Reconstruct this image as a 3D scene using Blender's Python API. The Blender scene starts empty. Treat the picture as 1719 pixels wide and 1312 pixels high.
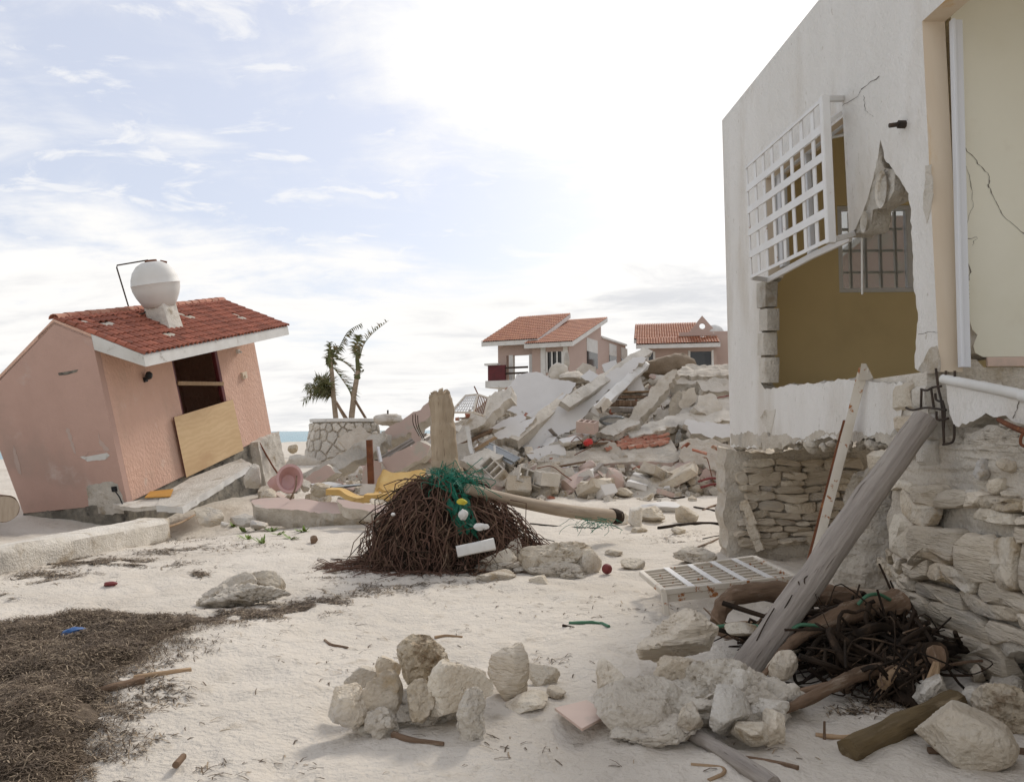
import bpy, bmesh, math, random
from mathutils import Vector as V, Matrix, noise, geometry
sc = bpy.context.scene
R = math.radians
# ------------------------------------------------------------------ camera
W, H = 1719, 1312
F = 28/36*W
EYE = V((0, 0, 1.6)); PITCH = R(2.75); ROLL = R(.5)
FW = V((0, math.cos(PITCH), math.sin(PITCH)))
u0 = V((1, 0, 0)).cross(FW)
RT = V((1, 0, 0))*math.cos(ROLL) - u0*math.sin(ROLL)
UP = V((1, 0, 0))*math.sin(ROLL) + u0*math.cos(ROLL)
cd = bpy.data.cameras.new('camera'); cd.lens = 28; cd.sensor_width = 36
cd.clip_start = .05; cd.clip_end = 20000
cam = bpy.data.objects.new('camera', cd); sc.collection.objects.link(cam)
cam.matrix_world = Matrix(((RT.x, UP.x, -FW.x, EYE.x), (RT.y, UP.y, -FW.y, EYE.y), (RT.z, UP.z, -FW.z, EYE.z), (0, 0, 0, 1)))
sc.camera = cam
sc.view_settings.view_transform = 'Standard'; sc.view_settings.look = 'None'
sc.view_settings.exposure = 0.95; sc.view_settings.gamma = 1
sc.view_settings.use_curve_mapping = False
sc.render.engine = 'CYCLES'
sc.cycles.use_denoising = True
sc.cycles.max_bounces = 8; sc.cycles.transparent_max_bounces = 16
# ------------------------------------------------------------------ sky
SKX, SKY_ = 9, 77
SUN_EL, SUN_AZ = 37, 26            # degrees; azimuth clockwise from +Y
SUN = V((math.sin(R(SUN_AZ))*math.cos(R(SUN_EL)), math.cos(R(SUN_AZ))*math.cos(R(SUN_EL)), math.sin(R(SUN_EL))))
wd = bpy.data.worlds.new("World"); sc.world = wd; wd.use_nodes = True
def sky():
    nt = wd.node_tree; N = nt.nodes; L = nt.links.new; N.clear()
    def n(t, **k):
        o = N.new(t)
        for a, b in k.items(): setattr(o, a, b)
        return o
    def mth(op, a, b=None, c=None, clamp=False):
        o = n('ShaderNodeMath', operation=op); o.use_clamp = clamp
        for i, x in enumerate((a, b, c)):
            if x is None: continue
            if isinstance(x, (int, float)): o.inputs[i].default_value = x
            else: L(x, o.inputs[i])
        return o.outputs[0]
    def vm(op, a, b):
        o = n('ShaderNodeVectorMath', operation=op)
        for i, x in enumerate((a, b)):
            if isinstance(x, (tuple, V)): o.inputs[i].default_value = x
            else: L(x, o.inputs[i])
        return o
    def noi(v, s, d=8, r=.55, dist=0.):
        o = n('ShaderNodeTexNoise'); L(v, o.inputs['Vector'])
        o.inputs['Scale'].default_value = s; o.inputs['Detail'].default_value = d
        o.inputs['Roughness'].default_value = r; o.inputs['Distortion'].default_value = dist
        return o.outputs['Fac']
    def ss(x, a, b):
        o = n('ShaderNodeMapRange', interpolation_type='SMOOTHSTEP'); L(x, o.inputs[0])
        o.inputs[1].default_value = a; o.inputs[2].default_value = b
        return o.outputs[0]
    st = n('ShaderNodeTexSky', sky_type='NISHITA'); st.sun_disc = False
    st.sun_elevation = R(SUN_EL); st.sun_rotation = R(SUN_AZ)
    st.air_density = 1.0; st.dust_density = 2.0; st.ozone_density = 1.2
    tc = n('ShaderNodeTexCoord'); sep = n('ShaderNodeSeparateXYZ'); L(tc.outputs['Generated'], sep.inputs[0])
    z = mth('ADD', mth('MAXIMUM', sep.outputs[2], 0.0), .20)
    cx = n('ShaderNodeCombineXYZ'); L(mth('DIVIDE', sep.outputs[0], z), cx.inputs[0]); L(mth('DIVIDE', sep.outputs[1], z), cx.inputs[1])
    pv = cx.outputs[0]
    big = noi(vm('ADD', pv, (SKX, SKY_, 0)).outputs[0], .55, 11, .58, .6)
    fine = noi(vm('ADD', vm('MULTIPLY', pv, (1.0, 1.9, 1)).outputs[0], (3.1, 9.0, 0)).outputs[0], 2.2, 11, .62, .5)
    dots = vm('DOT_PRODUCT', tc.outputs['Generated'], SUN).outputs[1]
    glow = ss(dots, .80, .99)
    hor = mth('SUBTRACT', 1., ss(sep.outputs[2], .15, .25))
    cov = mth('ADD', mth('MULTIPLY', big, .66), mth('MULTIPLY', fine, .34))
    cov = mth('ADD', cov, mth('MULTIPLY', hor, .13))
    cov = mth('ADD', cov, mth('MULTIPLY', glow, .16))
    mask = ss(cov, .49, .64)
    puff = noi(vm('ADD', vm('MULTIPLY', pv, (1.0, 1.5, 1)).outputs[0], (1.7, 4.4, 0)).outputs[0], 5.0, 9, .6, .5)
    puff = mth('MULTIPLY', mth('MULTIPLY', ss(puff, .52, .66), ss(big, .36, .47)), .62)
    mask = mth('MAXIMUM', mask, puff)
    thick = ss(cov, .60, .80)
    core = noi(vm('ADD', vm('MULTIPLY', pv, (1.0, 2.2, 1)).outputs[0], (5.1, 1.0, 0)).outputs[0], 2.0, 9, .6, .4)
    grey = mth('MULTIPLY', thick, ss(core, .36, .62))
    cm = n('ShaderNodeMix', data_type='RGBA'); L(grey, cm.inputs[0])
    cm.inputs[6].default_value = (6.3, 6.2, 6.05, 1); cm.inputs[7].default_value = (4.5, 4.55, 4.7, 1)
    gm = vm('SCALE', cm.outputs[2], (0, 0, 0)); L(mth('ADD', 1., mth('MULTIPLY', glow, .16)), gm.inputs['Scale'])
    hz = n('ShaderNodeMix', data_type='RGBA'); hz.inputs[0].default_value = .70
    L(st.outputs[0], hz.inputs[6]); hz.inputs[7].default_value = (4.4, 4.55, 5.15, 1)
    mx = n('ShaderNodeMix', data_type='RGBA'); L(mask, mx.inputs[0]); L(hz.outputs[2], mx.inputs[6]); L(gm.outputs[0], mx.inputs[7])
    bg = n('ShaderNodeBackground'); L(mx.outputs[2], bg.inputs[0]); bg.inputs[1].default_value = .085
    out = n('ShaderNodeOutputWorld'); L(bg.outputs[0], out.inputs[0])
sky()
sl = bpy.data.lights.new('sun', 'SUN'); sl.energy = 1.25; sl.angle = R(10); sl.color = (1, .945, .87)
so = bpy.data.objects.new('sun', sl); sc.collection.objects.link(so)
so.rotation_euler = SUN.to_track_quat('Z', 'Y').to_euler()

# ------------------------------------------------------------------ pixel -> world helpers
def ray(px, py): return FW + RT*((px-W/2)/F) - UP*((py-H/2)/F)
def at(px, py, Y):
    d = ray(px, py); return EYE + d*(Y/d.y)
def gnd(px, py, z=0.):
    d = ray(px, py); return EYE + d*((z-EYE.z)/d.z)
def hit(px, py, p0, n):
    d = ray(px, py); return EYE + d*((p0-EYE).dot(n)/d.dot(n))
def proj(p):
    q = p-EYE; z = q.dot(FW)
    return W/2+F*q.dot(RT)/z, H/2-F*q.dot(UP)/z
def sst(a, b, x):
    t = max(0., min(1., (x-a)/(b-a))); return t*t*(3-2*t)
def nz(x, y=0., z=0.): return noise.noise((x, y, z))
def fbm(v, o=4): return noise.fractal(v, 1.0, 2.0, o)

# ------------------------------------------------------------------ terrain heights
def sand(x, y):
    h = .05*nz(x*.35, y*.35, 3.1) + .02*nz(x*1.3, y*1.3, 7.7)
    if y < 26 and abs(x) < 14:
        h += .020*fbm((x*2.2, y*2.2, 1.3), 4)
        h -= .075*max(0., nz(x*3.1+9, y*3.1, 5.5)-.15)      # foot dents
        h -= .035*max(0., nz(x*5.3-4, y*4.6, 8.5)-.22)
        h += .008*nz(x*9, y*9, 2.2)+.004*nz(x*21, y*21, 6.)
    h += .10*sst(-.9, -2.6, x)*sst(3, 4.4, y)*sst(7.4, 6.2, y)           # wrack bank
    h += .25*sst(3.3, 5.5, x)*sst(8, 5, y)
    s = sst(-22, -37, x+.02*(y-40)); h -= 2.6*s
    h -= .42*math.exp(-((x+6.4)/2.3)**2-((y-15.0)/2.2)**2)
    h += .5*sst(19, 34, y)*(1-s)
    return h
def pile(x, y):
    a = max(0., min(1., (y-18.6)/9.5))
    b = 1-sst(30, 40, y)
    fx = .05+.95*sst(-5.2, 1.2, x)
    return 3.1*(a**.85)*b*fx
def heap(x, y):
    return sand(x, y) + pile(x, y)
def on(px, py, f=sand, lift=0.):
    d = ray(px, py); t = 2.5
    while t < 90:
        p = EYE+d*t
        if p.z <= f(p.x, p.y)+lift: break
        t += max(.01, .006*t)
    return EYE+d*t
def onheap(px, py, lift=0.): return on(px, py, heap, lift)

# ------------------------------------------------------------------ object helpers
ROOT = {}
class G:
    def __init__(s): s.v = []; s.f = []; s.m = []
    def add(s, vf, m=0):
        b = len(s.v); s.v += [V(a) for a in vf[0]]
        s.f += [tuple(i+b for i in f) for f in vf[1]]
        if len(vf) > 2 and vf[2] is not None: s.m += list(vf[2])
        else: s.m += [m]*len(vf[1])
        return s
def tag(o, label=None, cat=None, group=None, kind=None):
    if label: o['label'] = label
    if cat: o['category'] = cat
    if group: o['group'] = group
    if kind: o['kind'] = kind
    return o
def rootmat(o):
    while o.parent: o = o.parent
    return ROOT.get(o.name, Matrix())
def mesh_of(g, mats, smooth=40, name='mesh'):
    if isinstance(g, tuple): g = G().add(g)
    me = bpy.data.meshes.new(name)
    me.from_pydata([tuple(a) for a in g.v], [], g.f)
    for m in (mats if isinstance(mats, (list, tuple)) else [mats]): me.materials.append(m)
    if any(g.m): me.polygons.foreach_set('material_index', g.m)
    me.update()
    if smooth:
        me.polygons.foreach_set('use_smooth', [True]*len(me.polygons))
        me.set_sharp_from_angle(angle=R(smooth))
    return me
def obj(name, g, mats, parent=None, label=None, cat=None, group=None, kind=None, smooth=40, local=False, recalc=False, align=None):
    if isinstance(g, tuple): g = G().add(g)
    if parent is not None:
        if not local:
            iv = rootmat(parent).inverted(); g.v = [iv @ a for a in g.v]
        o = bpy.data.objects.new(name, None)
    vs = g.v
    loc = V((0, 0, 0))
    if parent is None and kind is None and vs:
        c = sum(vs, V((0, 0, 0)))/len(vs); loc = V((c.x, c.y, min(a.z for a in vs)))
        g.v = [a-loc for a in vs]
    Q = None
    if align is not None:
        Q = V(align).to_track_quat('Z', 'Y').to_matrix(); Qi = Q.transposed(); g.v = [Qi @ a for a in g.v]
    me = mesh_of(g, mats, smooth, name)
    if recalc:
        bm = bmesh.new(); bm.from_mesh(me); bmesh.ops.recalc_face_normals(bm, faces=bm.faces); bm.to_mesh(me); bm.free()
    if parent is not None: bpy.data.objects.remove(o)
    o = bpy.data.objects.new(name, me); sc.collection.objects.link(o)
    o.matrix_basis = Matrix.Translation(loc) @ Q.to_4x4() if Q is not None else Matrix.Translation(loc)
    if parent is not None: o.parent = parent
    else: ROOT[o.name] = o.matrix_basis.copy()
    return tag(o, label, cat, group, kind)
def thing(name, loc, label, cat, group=None, mat=None):
    o = bpy.data.objects.new(name, None); sc.collection.objects.link(o)
    m = mat if mat is not None else Matrix.Translation(loc)
    o.matrix_basis = m; ROOT[o.name] = m.copy(); o.empty_display_size = .2
    return tag(o, label, cat, group)
def inst(name, me, m, parent=None, label=None, cat=None, group=None):
    o = bpy.data.objects.new(name, me); sc.collection.objects.link(o)
    o.matrix_basis = m
    if parent is not None: o.parent = parent
    return tag(o, label, cat, group)

# ------------------------------------------------------------------ shapes
def frame(d, up=V((0, 0, 1))):
    d = d.normalized()
    if abs(d.dot(up)) > .98: up = V((1, 0, 0)) if abs(d.x) < .9 else V((0, 1, 0))
    a = d.cross(up).normalized(); return a, a.cross(d).normalized()
def tube(path, rad, k=8, amp=0., seed=0, cap=True, flat=1.):
    path = [V(p) for p in path]; n = len(path); v = []; f = []
    if not isinstance(rad, (list, tuple)): rad = [rad]*n
    if len(rad) == 2 and n > 2: rad = [rad[0]+(rad[1]-rad[0])*i/(n-1) for i in range(n)]
    a = None
    for i, p in enumerate(path):
        d = (path[min(i+1, n-1)]-path[max(i-1, 0)])
        if a is None: a, b = frame(d)
        else:
            dn = d.normalized(); a = (a-dn*a.dot(dn)).normalized(); b = a.cross(dn)
        for j in range(k):
            t = 2*math.pi*j/k; r = rad[i]
            q = a*math.cos(t)+b*math.sin(t)*flat
            if amp: r *= 1+amp*nz(q.x*1.7+seed*3.3, q.y*1.7+i*.35, q.z*1.7+seed)
            v.append(p+q*r)
    for i in range(n-1):
        for j in range(k):
            f.append((i*k+j, i*k+(j+1) % k, (i+1)*k+(j+1) % k, (i+1)*k+j))
    if cap:
        f.append(tuple(range(k-1, -1, -1))); f.append(tuple((n-1)*k+j for j in range(k)))
    return v, f
def curve(pts, n=8):
    pts = [V(p) for p in pts]; out = []
    P = [pts[0]*2-pts[1]]+pts+[pts[-1]*2-pts[-2]]
    for i in range(1, len(P)-2):
        for j in range(n):
            t = j/n; a, b, c, d = P[i-1:i+3]
            out.append(.5*((2*b)+(c-a)*t+(2*a-5*b+4*c-d)*t*t+(3*b-a-3*c+d)*t**3))
    out.append(pts[-1]); return out
def bar(p, q, w, h, up=V((0, 0, 1)), n=1, amp=0., seed=0, bev=.12, jag=0., w2=None, h2=None):
    """box-section member from p to q; w across, h along up"""
    p, q = V(p), V(q); a, b = frame(q-p, V(up)); L = (q-p).length; d = (q-p)/L
    v = []; f = []; c = min(w, h)*bev
    for i in range(n+1):
        t = i/n; o = p+(q-p)*t
        ww = (w+((w2 or w)-w)*t)/2; hh = (h+((h2 or h)-h)*t)/2
        ring = [(-ww+c, -hh), (ww-c, -hh), (ww, -hh+c), (ww, hh-c), (ww-c, hh), (-ww+c, hh), (-ww, hh-c), (-ww, -hh+c)]
        for k, (x, y) in enumerate(ring):
            s = 1.
            e = V((0, 0, 0))
            if amp:
                s = 1+amp/min(w, h)*2*nz(t*L*2.2+seed*7.1, k*.9, seed); 
            if jag and i in (0, n): e = d*jag*nz(k*1.3+seed*5, i*2.7, 4.4)*1.6
            v.append(o+a*x*s+b*y*s+e)
    for i in range(n):
        for j in range(8): f.append((i*8+j, i*8+(j+1) % 8, i*8+8+(j+1) % 8, i*8+8+j))
    f.append(tuple(range(7, -1, -1))); f.append(tuple(n*8+j for j in range(8)))
    return v, f
def box(c, s, m=None):
    c = V(c); v = [V((x*s[0]/2, y*s[1]/2, z*s[2]/2)) for x in (-1, 1) for y in (-1, 1) for z in (-1, 1)]
    if m is not None: v = [m @ a for a in v]
    return [a+c for a in v], [(0, 1, 3, 2), (4, 6, 7, 5), (0, 4, 5, 1), (2, 3, 7, 6), (0, 2, 6, 4), (1, 5, 7, 3)]
def lathe(prof, k=24, m=None):
    v = []; f = []
    for r, z in prof:
        for j in range(k):
            t = 2*math.pi*j/k; v.append(V((r*math.cos(t), r*math.sin(t), z)))
    n = len(prof)
    for i in range(n-1):
        for j in range(k): f.append((i*k+j, i*k+(j+1) % k, (i+1)*k+(j+1) % k, (i+1)*k+j))
    f.append(tuple(range(k-1, -1, -1))); f.append(tuple((n-1)*k+j for j in range(k)))
    if m is not None: v = [m @ a for a in v]
    return v, f
def jagged(pts, step, amp, seed=0, keep=None, closed=True):
    """insert noisy points along the edges of a polygon of Vectors (planar); keep(i) -> True leaves edge i straight"""
    out = []; flags = []; n = len(pts)
    nrm = poly_n(pts)
    for i in range(n if closed else n-1):
        p, q = pts[i], pts[(i+1) % n]
        k = max(1, int((q-p).length/step)); s = keep and keep(i)
        d = (q-p).normalized() if (q-p).length > 1e-6 else V((1, 0, 0)); side = d.cross(nrm)
        for j in range(k):
            t = j/k; o = p+(q-p)*t
            if j and not s:
                o = o+side*amp*(nz(o.x*3.1+seed, o.y*3.1+o.z*3.7, seed*1.7)+.9*nz(o.x*11+seed, o.y*9+o.z*12, 5.1)+.5*nz(o.x*31, o.y*27+o.z*33, seed))*1.5+d*step*.3*nz(o.x*17, o.z*19, seed)
            out.append(o); flags.append(i)
    return out, flags
def poly_n(pts):
    n = V((0, 0, 0))
    for i in range(len(pts)):
        a, b = pts[i], pts[(i+1) % len(pts)]
        n += a.cross(b)
    return n.normalized()
def prism(pts, ext, rough=0., rows=1, seed=0, flags=None, mf=0, ms=1, smap=None, mb=None):
    """polygon of Vectors (front) extruded by vector ext; sides get material ms (or smap[flag])"""
    n = len(pts); pts = [V(p) for p in pts]
    N = poly_n(pts)
    if N.dot(ext) > 0:
        pts = pts[::-1]; N = -N
        if flags: flags = [flags[(n-2-i) % n] for i in range(n)]
    tris = geometry.tessellate_polygon([pts])
    v = []; f = []; m = []
    for r in range(rows+1):
        t = r/rows
        for i, p in enumerate(pts):
            o = p+ext*t
            if rough and r > 0 and not (smap and flags and flags[i] in smap):
                a, b = pts[i-1], pts[(i+1) % n]
                side = (b-a).normalized().cross(N)
                o = o+side*rough*(nz(o.x*5+seed, o.y*5, o.z*5+seed)+.6*nz(o.x*14, o.y*14+seed, o.z*14))*1.4-side*rough*.25
            v.append(o)
    for a, b, c in tris:
        nn = (pts[b]-pts[a]).cross(pts[c]-pts[a])
        t = (a, b, c) if nn.dot(N) > 0 else (a, c, b)
        f.append(t); m.append(mf)
        f.append(tuple(reversed([i+rows*n for i in t]))); m.append(mf if mb is None else mb)
    for r in range(rows):
        for i in range(n):
            j = (i+1) % n
            f.append((r*n+j, r*n+i, (r+1)*n+i, (r+1)*n+j))
            mm = ms
            if smap is not None and flags: mm = smap.get(flags[i], ms)
            m.append(mm)
    return v, f, m
def ico(sub):
    bm = bmesh.new(); bmesh.ops.create_icosphere(bm, subdivisions=sub, radius=1)
    v = [a.co.copy() for a in bm.verts]; f = [tuple(a.index for a in q.verts) for q in bm.faces]; bm.free(); return v, f
ICO = {i: ico(i) for i in (1, 2, 3, 4, 5)}
def rock(seed, dims=(1, 1, 1), sub=3, cuts=9, rough=.1, lo=.62, strata=0., pit=0.):
    rnd = random.Random(seed); pl = []
    lo = lo-.17 if sub >= 4 else lo-.05
    for i in range(cuts+5):
        k = V((rnd.gauss(0, 1), rnd.gauss(0, 1), rnd.gauss(0, 1))).normalized(); pl.append((k, rnd.uniform(lo, .9)))
    v = []; s3 = seed*.37
    for a in ICO[sub][0]:
        r = 1.
        for k, d in pl:
            c = a.dot(k)
            if c*r > d: r = d/c
        q = a*1.9
        r += rough*.5*fbm((q.x+s3*2.3, q.y, q.z-s3), 3)
        if sub > 3:
            e = abs(nz(a.x*2.3+s3, a.y*2.3, a.z*2.3+s3)); r -= rough*1.1*max(0., .07-e)/.07           # crevices
            e = abs(nz(a.x*5.1-s3, a.y*5.1, a.z*5.1+s3*2)); r -= rough*.5*max(0., .09-e)/.09
            r += rough*.36*fbm((a.x*8+s3, a.y*8, a.z*8), 4)
        if strata:
            t = a.z*5+.8*nz(a.x*1.5, a.y*1.5, s3); r += strata*(nz(s3, t*1.3, 2.)+.6*nz(s3, t*3.7, 9.))
        if pit: r -= pit*max(0, nz(a.x*8+s3, a.y*8, a.z*8)-.05)
        p = a*r; v.append(V((p.x*dims[0]/2, p.y*dims[1]/2, p.z*dims[2]/2)))
    return v, ICO[sub][1]
def xf(vf, loc=(0, 0, 0), rot=(0, 0, 0), m=None):
    from mathutils import Euler
    M = m if m is not None else Euler(rot).to_matrix()
    loc = V(loc)
    return ([M @ a+loc for a in vf[0]],)+tuple(vf[1:])
def clip(poly, a, n):
    out = []
    for i in range(len(poly)):
        p, q = poly[i], poly[(i+1) % len(poly)]
        dp = (p[0]-a[0])*n[0]+(p[1]-a[1])*n[1]; dq = (q[0]-a[0])*n[0]+(q[1]-a[1])*n[1]
        if dp <= 0: out.append(p)
        if dp*dq < 0:
            t = dp/(dp-dq); out.append((p[0]+(q[0]-p[0])*t, p[1]+(q[1]-p[1])*t))
    return out
def inside(p, poly):
    r = False; n = len(poly)
    for i in range(n):
        a, b = poly[i], poly[(i+1) % n]
        if (a[1] > p[1]) != (b[1] > p[1]) and p[0] < (b[0]-a[0])*(p[1]-a[1])/(b[1]-a[1])+a[0]: r = not r
    return r
def cells(x0, x1, y0, y1, nx, ny, seed, jit=.42, asp=1.0):
    """voronoi cells of a jittered brick-like grid, in 2D; skips edge rows' outside"""
    rnd = random.Random(seed); pts = []
    dx, dy = (x1-x0)/nx, (y1-y0)/ny
    for j in range(-1, ny+1):
        for i in range(-1, nx+2):
            pts.append((x0+(i+.5*(j % 2)+rnd.uniform(-jit, jit))*dx, y0+(j+.5+rnd.uniform(-jit, jit)*.8)*dy))
    out = []
    for k, p in enumerate(pts):
        poly = [(p[0]-3*dx, p[1]-3*dy), (p[0]+3*dx, p[1]-3*dy), (p[0]+3*dx, p[1]+3*dy), (p[0]-3*dx, p[1]+3*dy)]
        for q in pts:
            if q is p or abs(q[0]-p[0]) > 3*dx or abs(q[1]-p[1]) > 3*dy: continue
            poly = clip(poly, ((p[0]+q[0])/2, (p[1]+q[1])/2), (q[0]-p[0], q[1]-p[1]))
        for a, n in (((x0, 0), (-1, 0)), ((x1, 0), (1, 0)), ((0, y0), (0, -1)), ((0, y1), (0, 1))):
            poly = clip(poly, a, n)
            if len(poly) < 3: break
        if len(poly) >= 3: out.append(poly)
    return out
def courses(x0, x1, y0, y1, hr, wr, seed, skew=.03):
    """irregular coursed stonework: quads with jittered shared corners"""
    rnd = random.Random(seed); out = []; y = y0
    while y < y1-.03:
        h = min(rnd.uniform(*hr), y1-y); x = x0-rnd.uniform(0, wr[0])
        while x < x1:
            w = rnd.uniform(*wr); a = rnd.random(); ny = 2 if (a < .3 and h > hr[0]*1.5) else 1
            for q in range(ny):
                ya, yb = y+h*q/ny, y+h*(q+1)/ny
                ky = lambda xx, yy: yy+skew*1.6*nz(xx*2.1+seed, yy*2.3, 3.)
                kx = lambda xx, yy: xx+skew*1.6*nz(xx*2.7, yy*2.9+seed, 8.)
                P = []
                for (xx, yy) in ((x, ya), (x+w*.5, ya-rnd.uniform(-.01, .012)), (x+w, ya), (x+w, (ya+yb)/2), (x+w, yb), (x+w*.45, yb+rnd.uniform(-.012, .012)), (x, yb), (x-.008, (ya+yb)/2)):
                    P.append((kx(xx, yy)+rnd.gauss(0, skew*.28), ky(xx, yy)+rnd.gauss(0, skew*.28)))
                out.append(P)
            x += w
        y += h
    return out
def stone_face(poly, fmap, depth, seed, gap=.02, rings=((1., -.5), (1., .5), (.90, .90), (.55, 1.0))):
    """a rough stone whose outline is a 2D cell; fmap(s, t, d) -> world point, d = how far proud"""
    rnd = random.Random(seed)
    cx = sum(p[0] for p in poly)/len(poly); cy = sum(p[1] for p in poly)/len(poly)
    pts = []
    for i in range(len(poly)):
        p, q = poly[i], poly[(i+1) % len(poly)]; L = math.hypot(q[0]-p[0], q[1]-p[1])
        k = max(1, min(5, int(L/.07)))
        for j in range(k):
            t = (j+.25)/k if k > 1 else .5
            pts.append((p[0]+(q[0]-p[0])*t, p[1]+(q[1]-p[1])*t))
    n = len(pts); v = []; f = []
    tx, ty = rnd.uniform(-.5, .5), rnd.uniform(-.5, .5)
    S = max(max(abs(p[0]-cx), abs(p[1]-cy)) for p in pts)
    for sc_, dd in rings:
        for i, p in enumerate(pts):
            x, y = p[0]-cx, p[1]-cy; L = math.hypot(x, y) or 1
            g = max(.3, 1-gap/L)
            s = sc_*g*(1+.13*nz(i*.9+seed, sc_*2, seed*.7))
            d = max(-1., dd)*max(.02, depth)*(1+.55*nz(x*11+seed, y*11, seed)+.3*nz(x*29+seed, y*29, seed)) + depth*.9*(tx*x+ty*y)/S*max(0, dd)
            v.append(fmap(cx+x*s, cy+y*s, d))
    v.append(fmap(cx, cy, depth*rings[-1][1]*1.05))
    nr = len(rings)
    for r in range(nr-1):
        for i in range(n):
            j = (i+1) % n; f.append((r*n+i, r*n+j, (r+1)*n+j, (r+1)*n+i))
    for i in range(n): f.append(((nr-1)*n+i, (nr-1)*n+(i+1) % n, nr*n))
    return v, f

# ------------------------------------------------------------------ materials
def MAT(name, c1, c2=None, scale=3., c3=None, s3=1., t3=(.5, .65), rough=.85, bump=.35, bs=25., bd=.012, stretch=(1, 1, 1),
        bs2=0., b2=.3, metal=0., spec=.3, var=0., coord='Object', vor=0., wave=None, c4=None, s4=.6, t4=(.5, .7)):
    m = bpy.data.materials.new(name); m.use_nodes = True; nt = m.node_tree; N = nt.nodes; L = nt.links.new
    P = N['Principled BSDF']
    def nd(t, **k):
        o = N.new(t)
        for a, b in k.items(): setattr(o, a, b)
        return o
    tc = nd('ShaderNodeTexCoord'); mp = nd('ShaderNodeMapping'); L(tc.outputs[coord], mp.inputs[0]); mp.inputs['Scale'].default_value = stretch
    vec = mp.outputs[0]
    oi = nd('ShaderNodeObjectInfo')
    if var:
        ad = nd('ShaderNodeVectorMath', operation='ADD'); mu = nd('ShaderNodeMath', operation='MULTIPLY'); mu.inputs[1].default_value = 37.
        L(oi.outputs['Random'], mu.inputs[0]); L(vec, ad.inputs[0]); L(mu.outputs[0], ad.inputs[1]); vec = ad.outputs[0]
    def noi(s, d=6, r=.6, v=None):
        o = nd('ShaderNodeTexNoise'); L(v or vec, o.inputs['Vector']); o.inputs['Scale'].default_value = s
        o.inputs['Detail'].default_value = d; o.inputs['Roughness'].default_value = r; return o.outputs['Fac']
    def ramp(x, a, b):
        o = nd('ShaderNodeMapRange', interpolation_type='SMOOTHSTEP'); L(x, o.inputs[0]); o.inputs[1].default_value = a; o.inputs[2].default_value = b
        return o.outputs[0]
    def mix(fac, a, b):
        o = nd('ShaderNodeMix', data_type='RGBA'); L(fac, o.inputs[0])
        for i, x in ((6, a), (7, b)):
            if isinstance(x, tuple): o.inputs[i].default_value = (*x, 1)
            else: L(x, o.inputs[i])
        return o.outputs[2]
    col = c1
    if c2: col = mix(ramp(noi(scale), .3, .7), c1, c2)
    if wave:
        w = nd('ShaderNodeTexWave'); L(vec, w.inputs[0]); w.bands_direction = wave[2]; w.inputs['Scale'].default_value = wave[0]
        w.inputs['Distortion'].default_value = wave[3]; w.inputs['Detail'].default_value = 4; w.inputs['Detail Scale'].default_value = 2
        mm = nd('ShaderNodeMath', operation='MULTIPLY'); mm.inputs[1].default_value = wave[4]; L(w.outputs['Fac'], mm.inputs[0])
        col = mix(mm.outputs[0], col, wave[1])
    if c4: col = mix(ramp(noi(s4, 7, .6), *t4), col, c4)
    if c3: col = mix(ramp(noi(s3, 8, .65), *t3), col, c3)
    if var:
        hs = nd('ShaderNodeHueSaturation')
        v = nd('ShaderNodeMapRange'); L(oi.outputs['Random'], v.inputs[0]); v.inputs[3].default_value = 1-var; v.inputs[4].default_value = 1+var
        L(v.outputs[0], hs.inputs['Value'])
        if isinstance(col, tuple): hs.inputs['Color'].default_value = (*col, 1)
        else: L(col, hs.inputs['Color'])
        col = hs.outputs[0]
    if isinstance(col, tuple): P.inputs['Base Color'].default_value = (*col, 1)
    else: L(col, P.inputs['Base Color'])
    P.inputs['Roughness'].default_value = rough; P.inputs['Metallic'].default_value = metal
    P.inputs['Specular IOR Level'].default_value = spec
    if bump:
        x = noi(bs, 8, .62)
        if bs2:
            y = nd('ShaderNodeMath', operation='MULTIPLY_ADD'); L(noi(bs2, 4, .5), y.inputs[0]); y.inputs[1].default_value = b2; L(x, y.inputs[2]); x = y.outputs[0]
        if vor:
            vo = nd('ShaderNodeTexVoronoi'); L(vec, vo.inputs[0]); vo.inputs['Scale'].default_value = vor
            y = nd('ShaderNodeMath', operation='MULTIPLY_ADD'); L(vo.outputs['Distance'], y.inputs[0]); y.inputs[1].default_value = .8; L(x, y.inputs[2]); x = y.outputs[0]
        b = nd('ShaderNodeBump'); b.inputs['Strength'].default_value = bump; b.inputs['Distance'].default_value = bd
        L(x, b.inputs['Height']); L(b.outputs[0], P.inputs['Normal'])
    return m
m_sand = MAT('sand', (.65, .59, .51), (.575, .52, .445), .8, (.43, .37, .295), 3.5, (.57, .76), rough=.95, bump=1., bs=7, bd=.05, bs2=34, b2=.35, spec=.1, c4=(.52, .46, .385), s4=.35, t4=(.50, .70))
m_lime = MAT('limestone', (.55, .465, .355), (.65, .585, .48), 2.6, (.40, .31, .20), 2.2, (.53, .67), bump=1., bs=7, bd=.05, bs2=32, b2=.5, var=.12, spec=.15, c4=(.47, .44, .40), s4=1.1, t4=(.52, .66))
m_strata = MAT('layered limestone', (.64, .56, .45), (.55, .47, .36), 3., (.40, .31, .21), 2., (.55, .70), bump=1., bs=5, bd=.05, bs2=26, b2=.45, stretch=(.6, .6, 3.6), var=.12, spec=.15, c4=(.48, .44, .385), s4=1., t4=(.52, .68))
m_coral = MAT('porous coral stone', (.49, .40, .28), (.58, .50, .39), 5., (.27, .20, .13), 7., (.52, .66), bump=1., bs=14, bd=.05, vor=24, var=.1, spec=.1)
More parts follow.
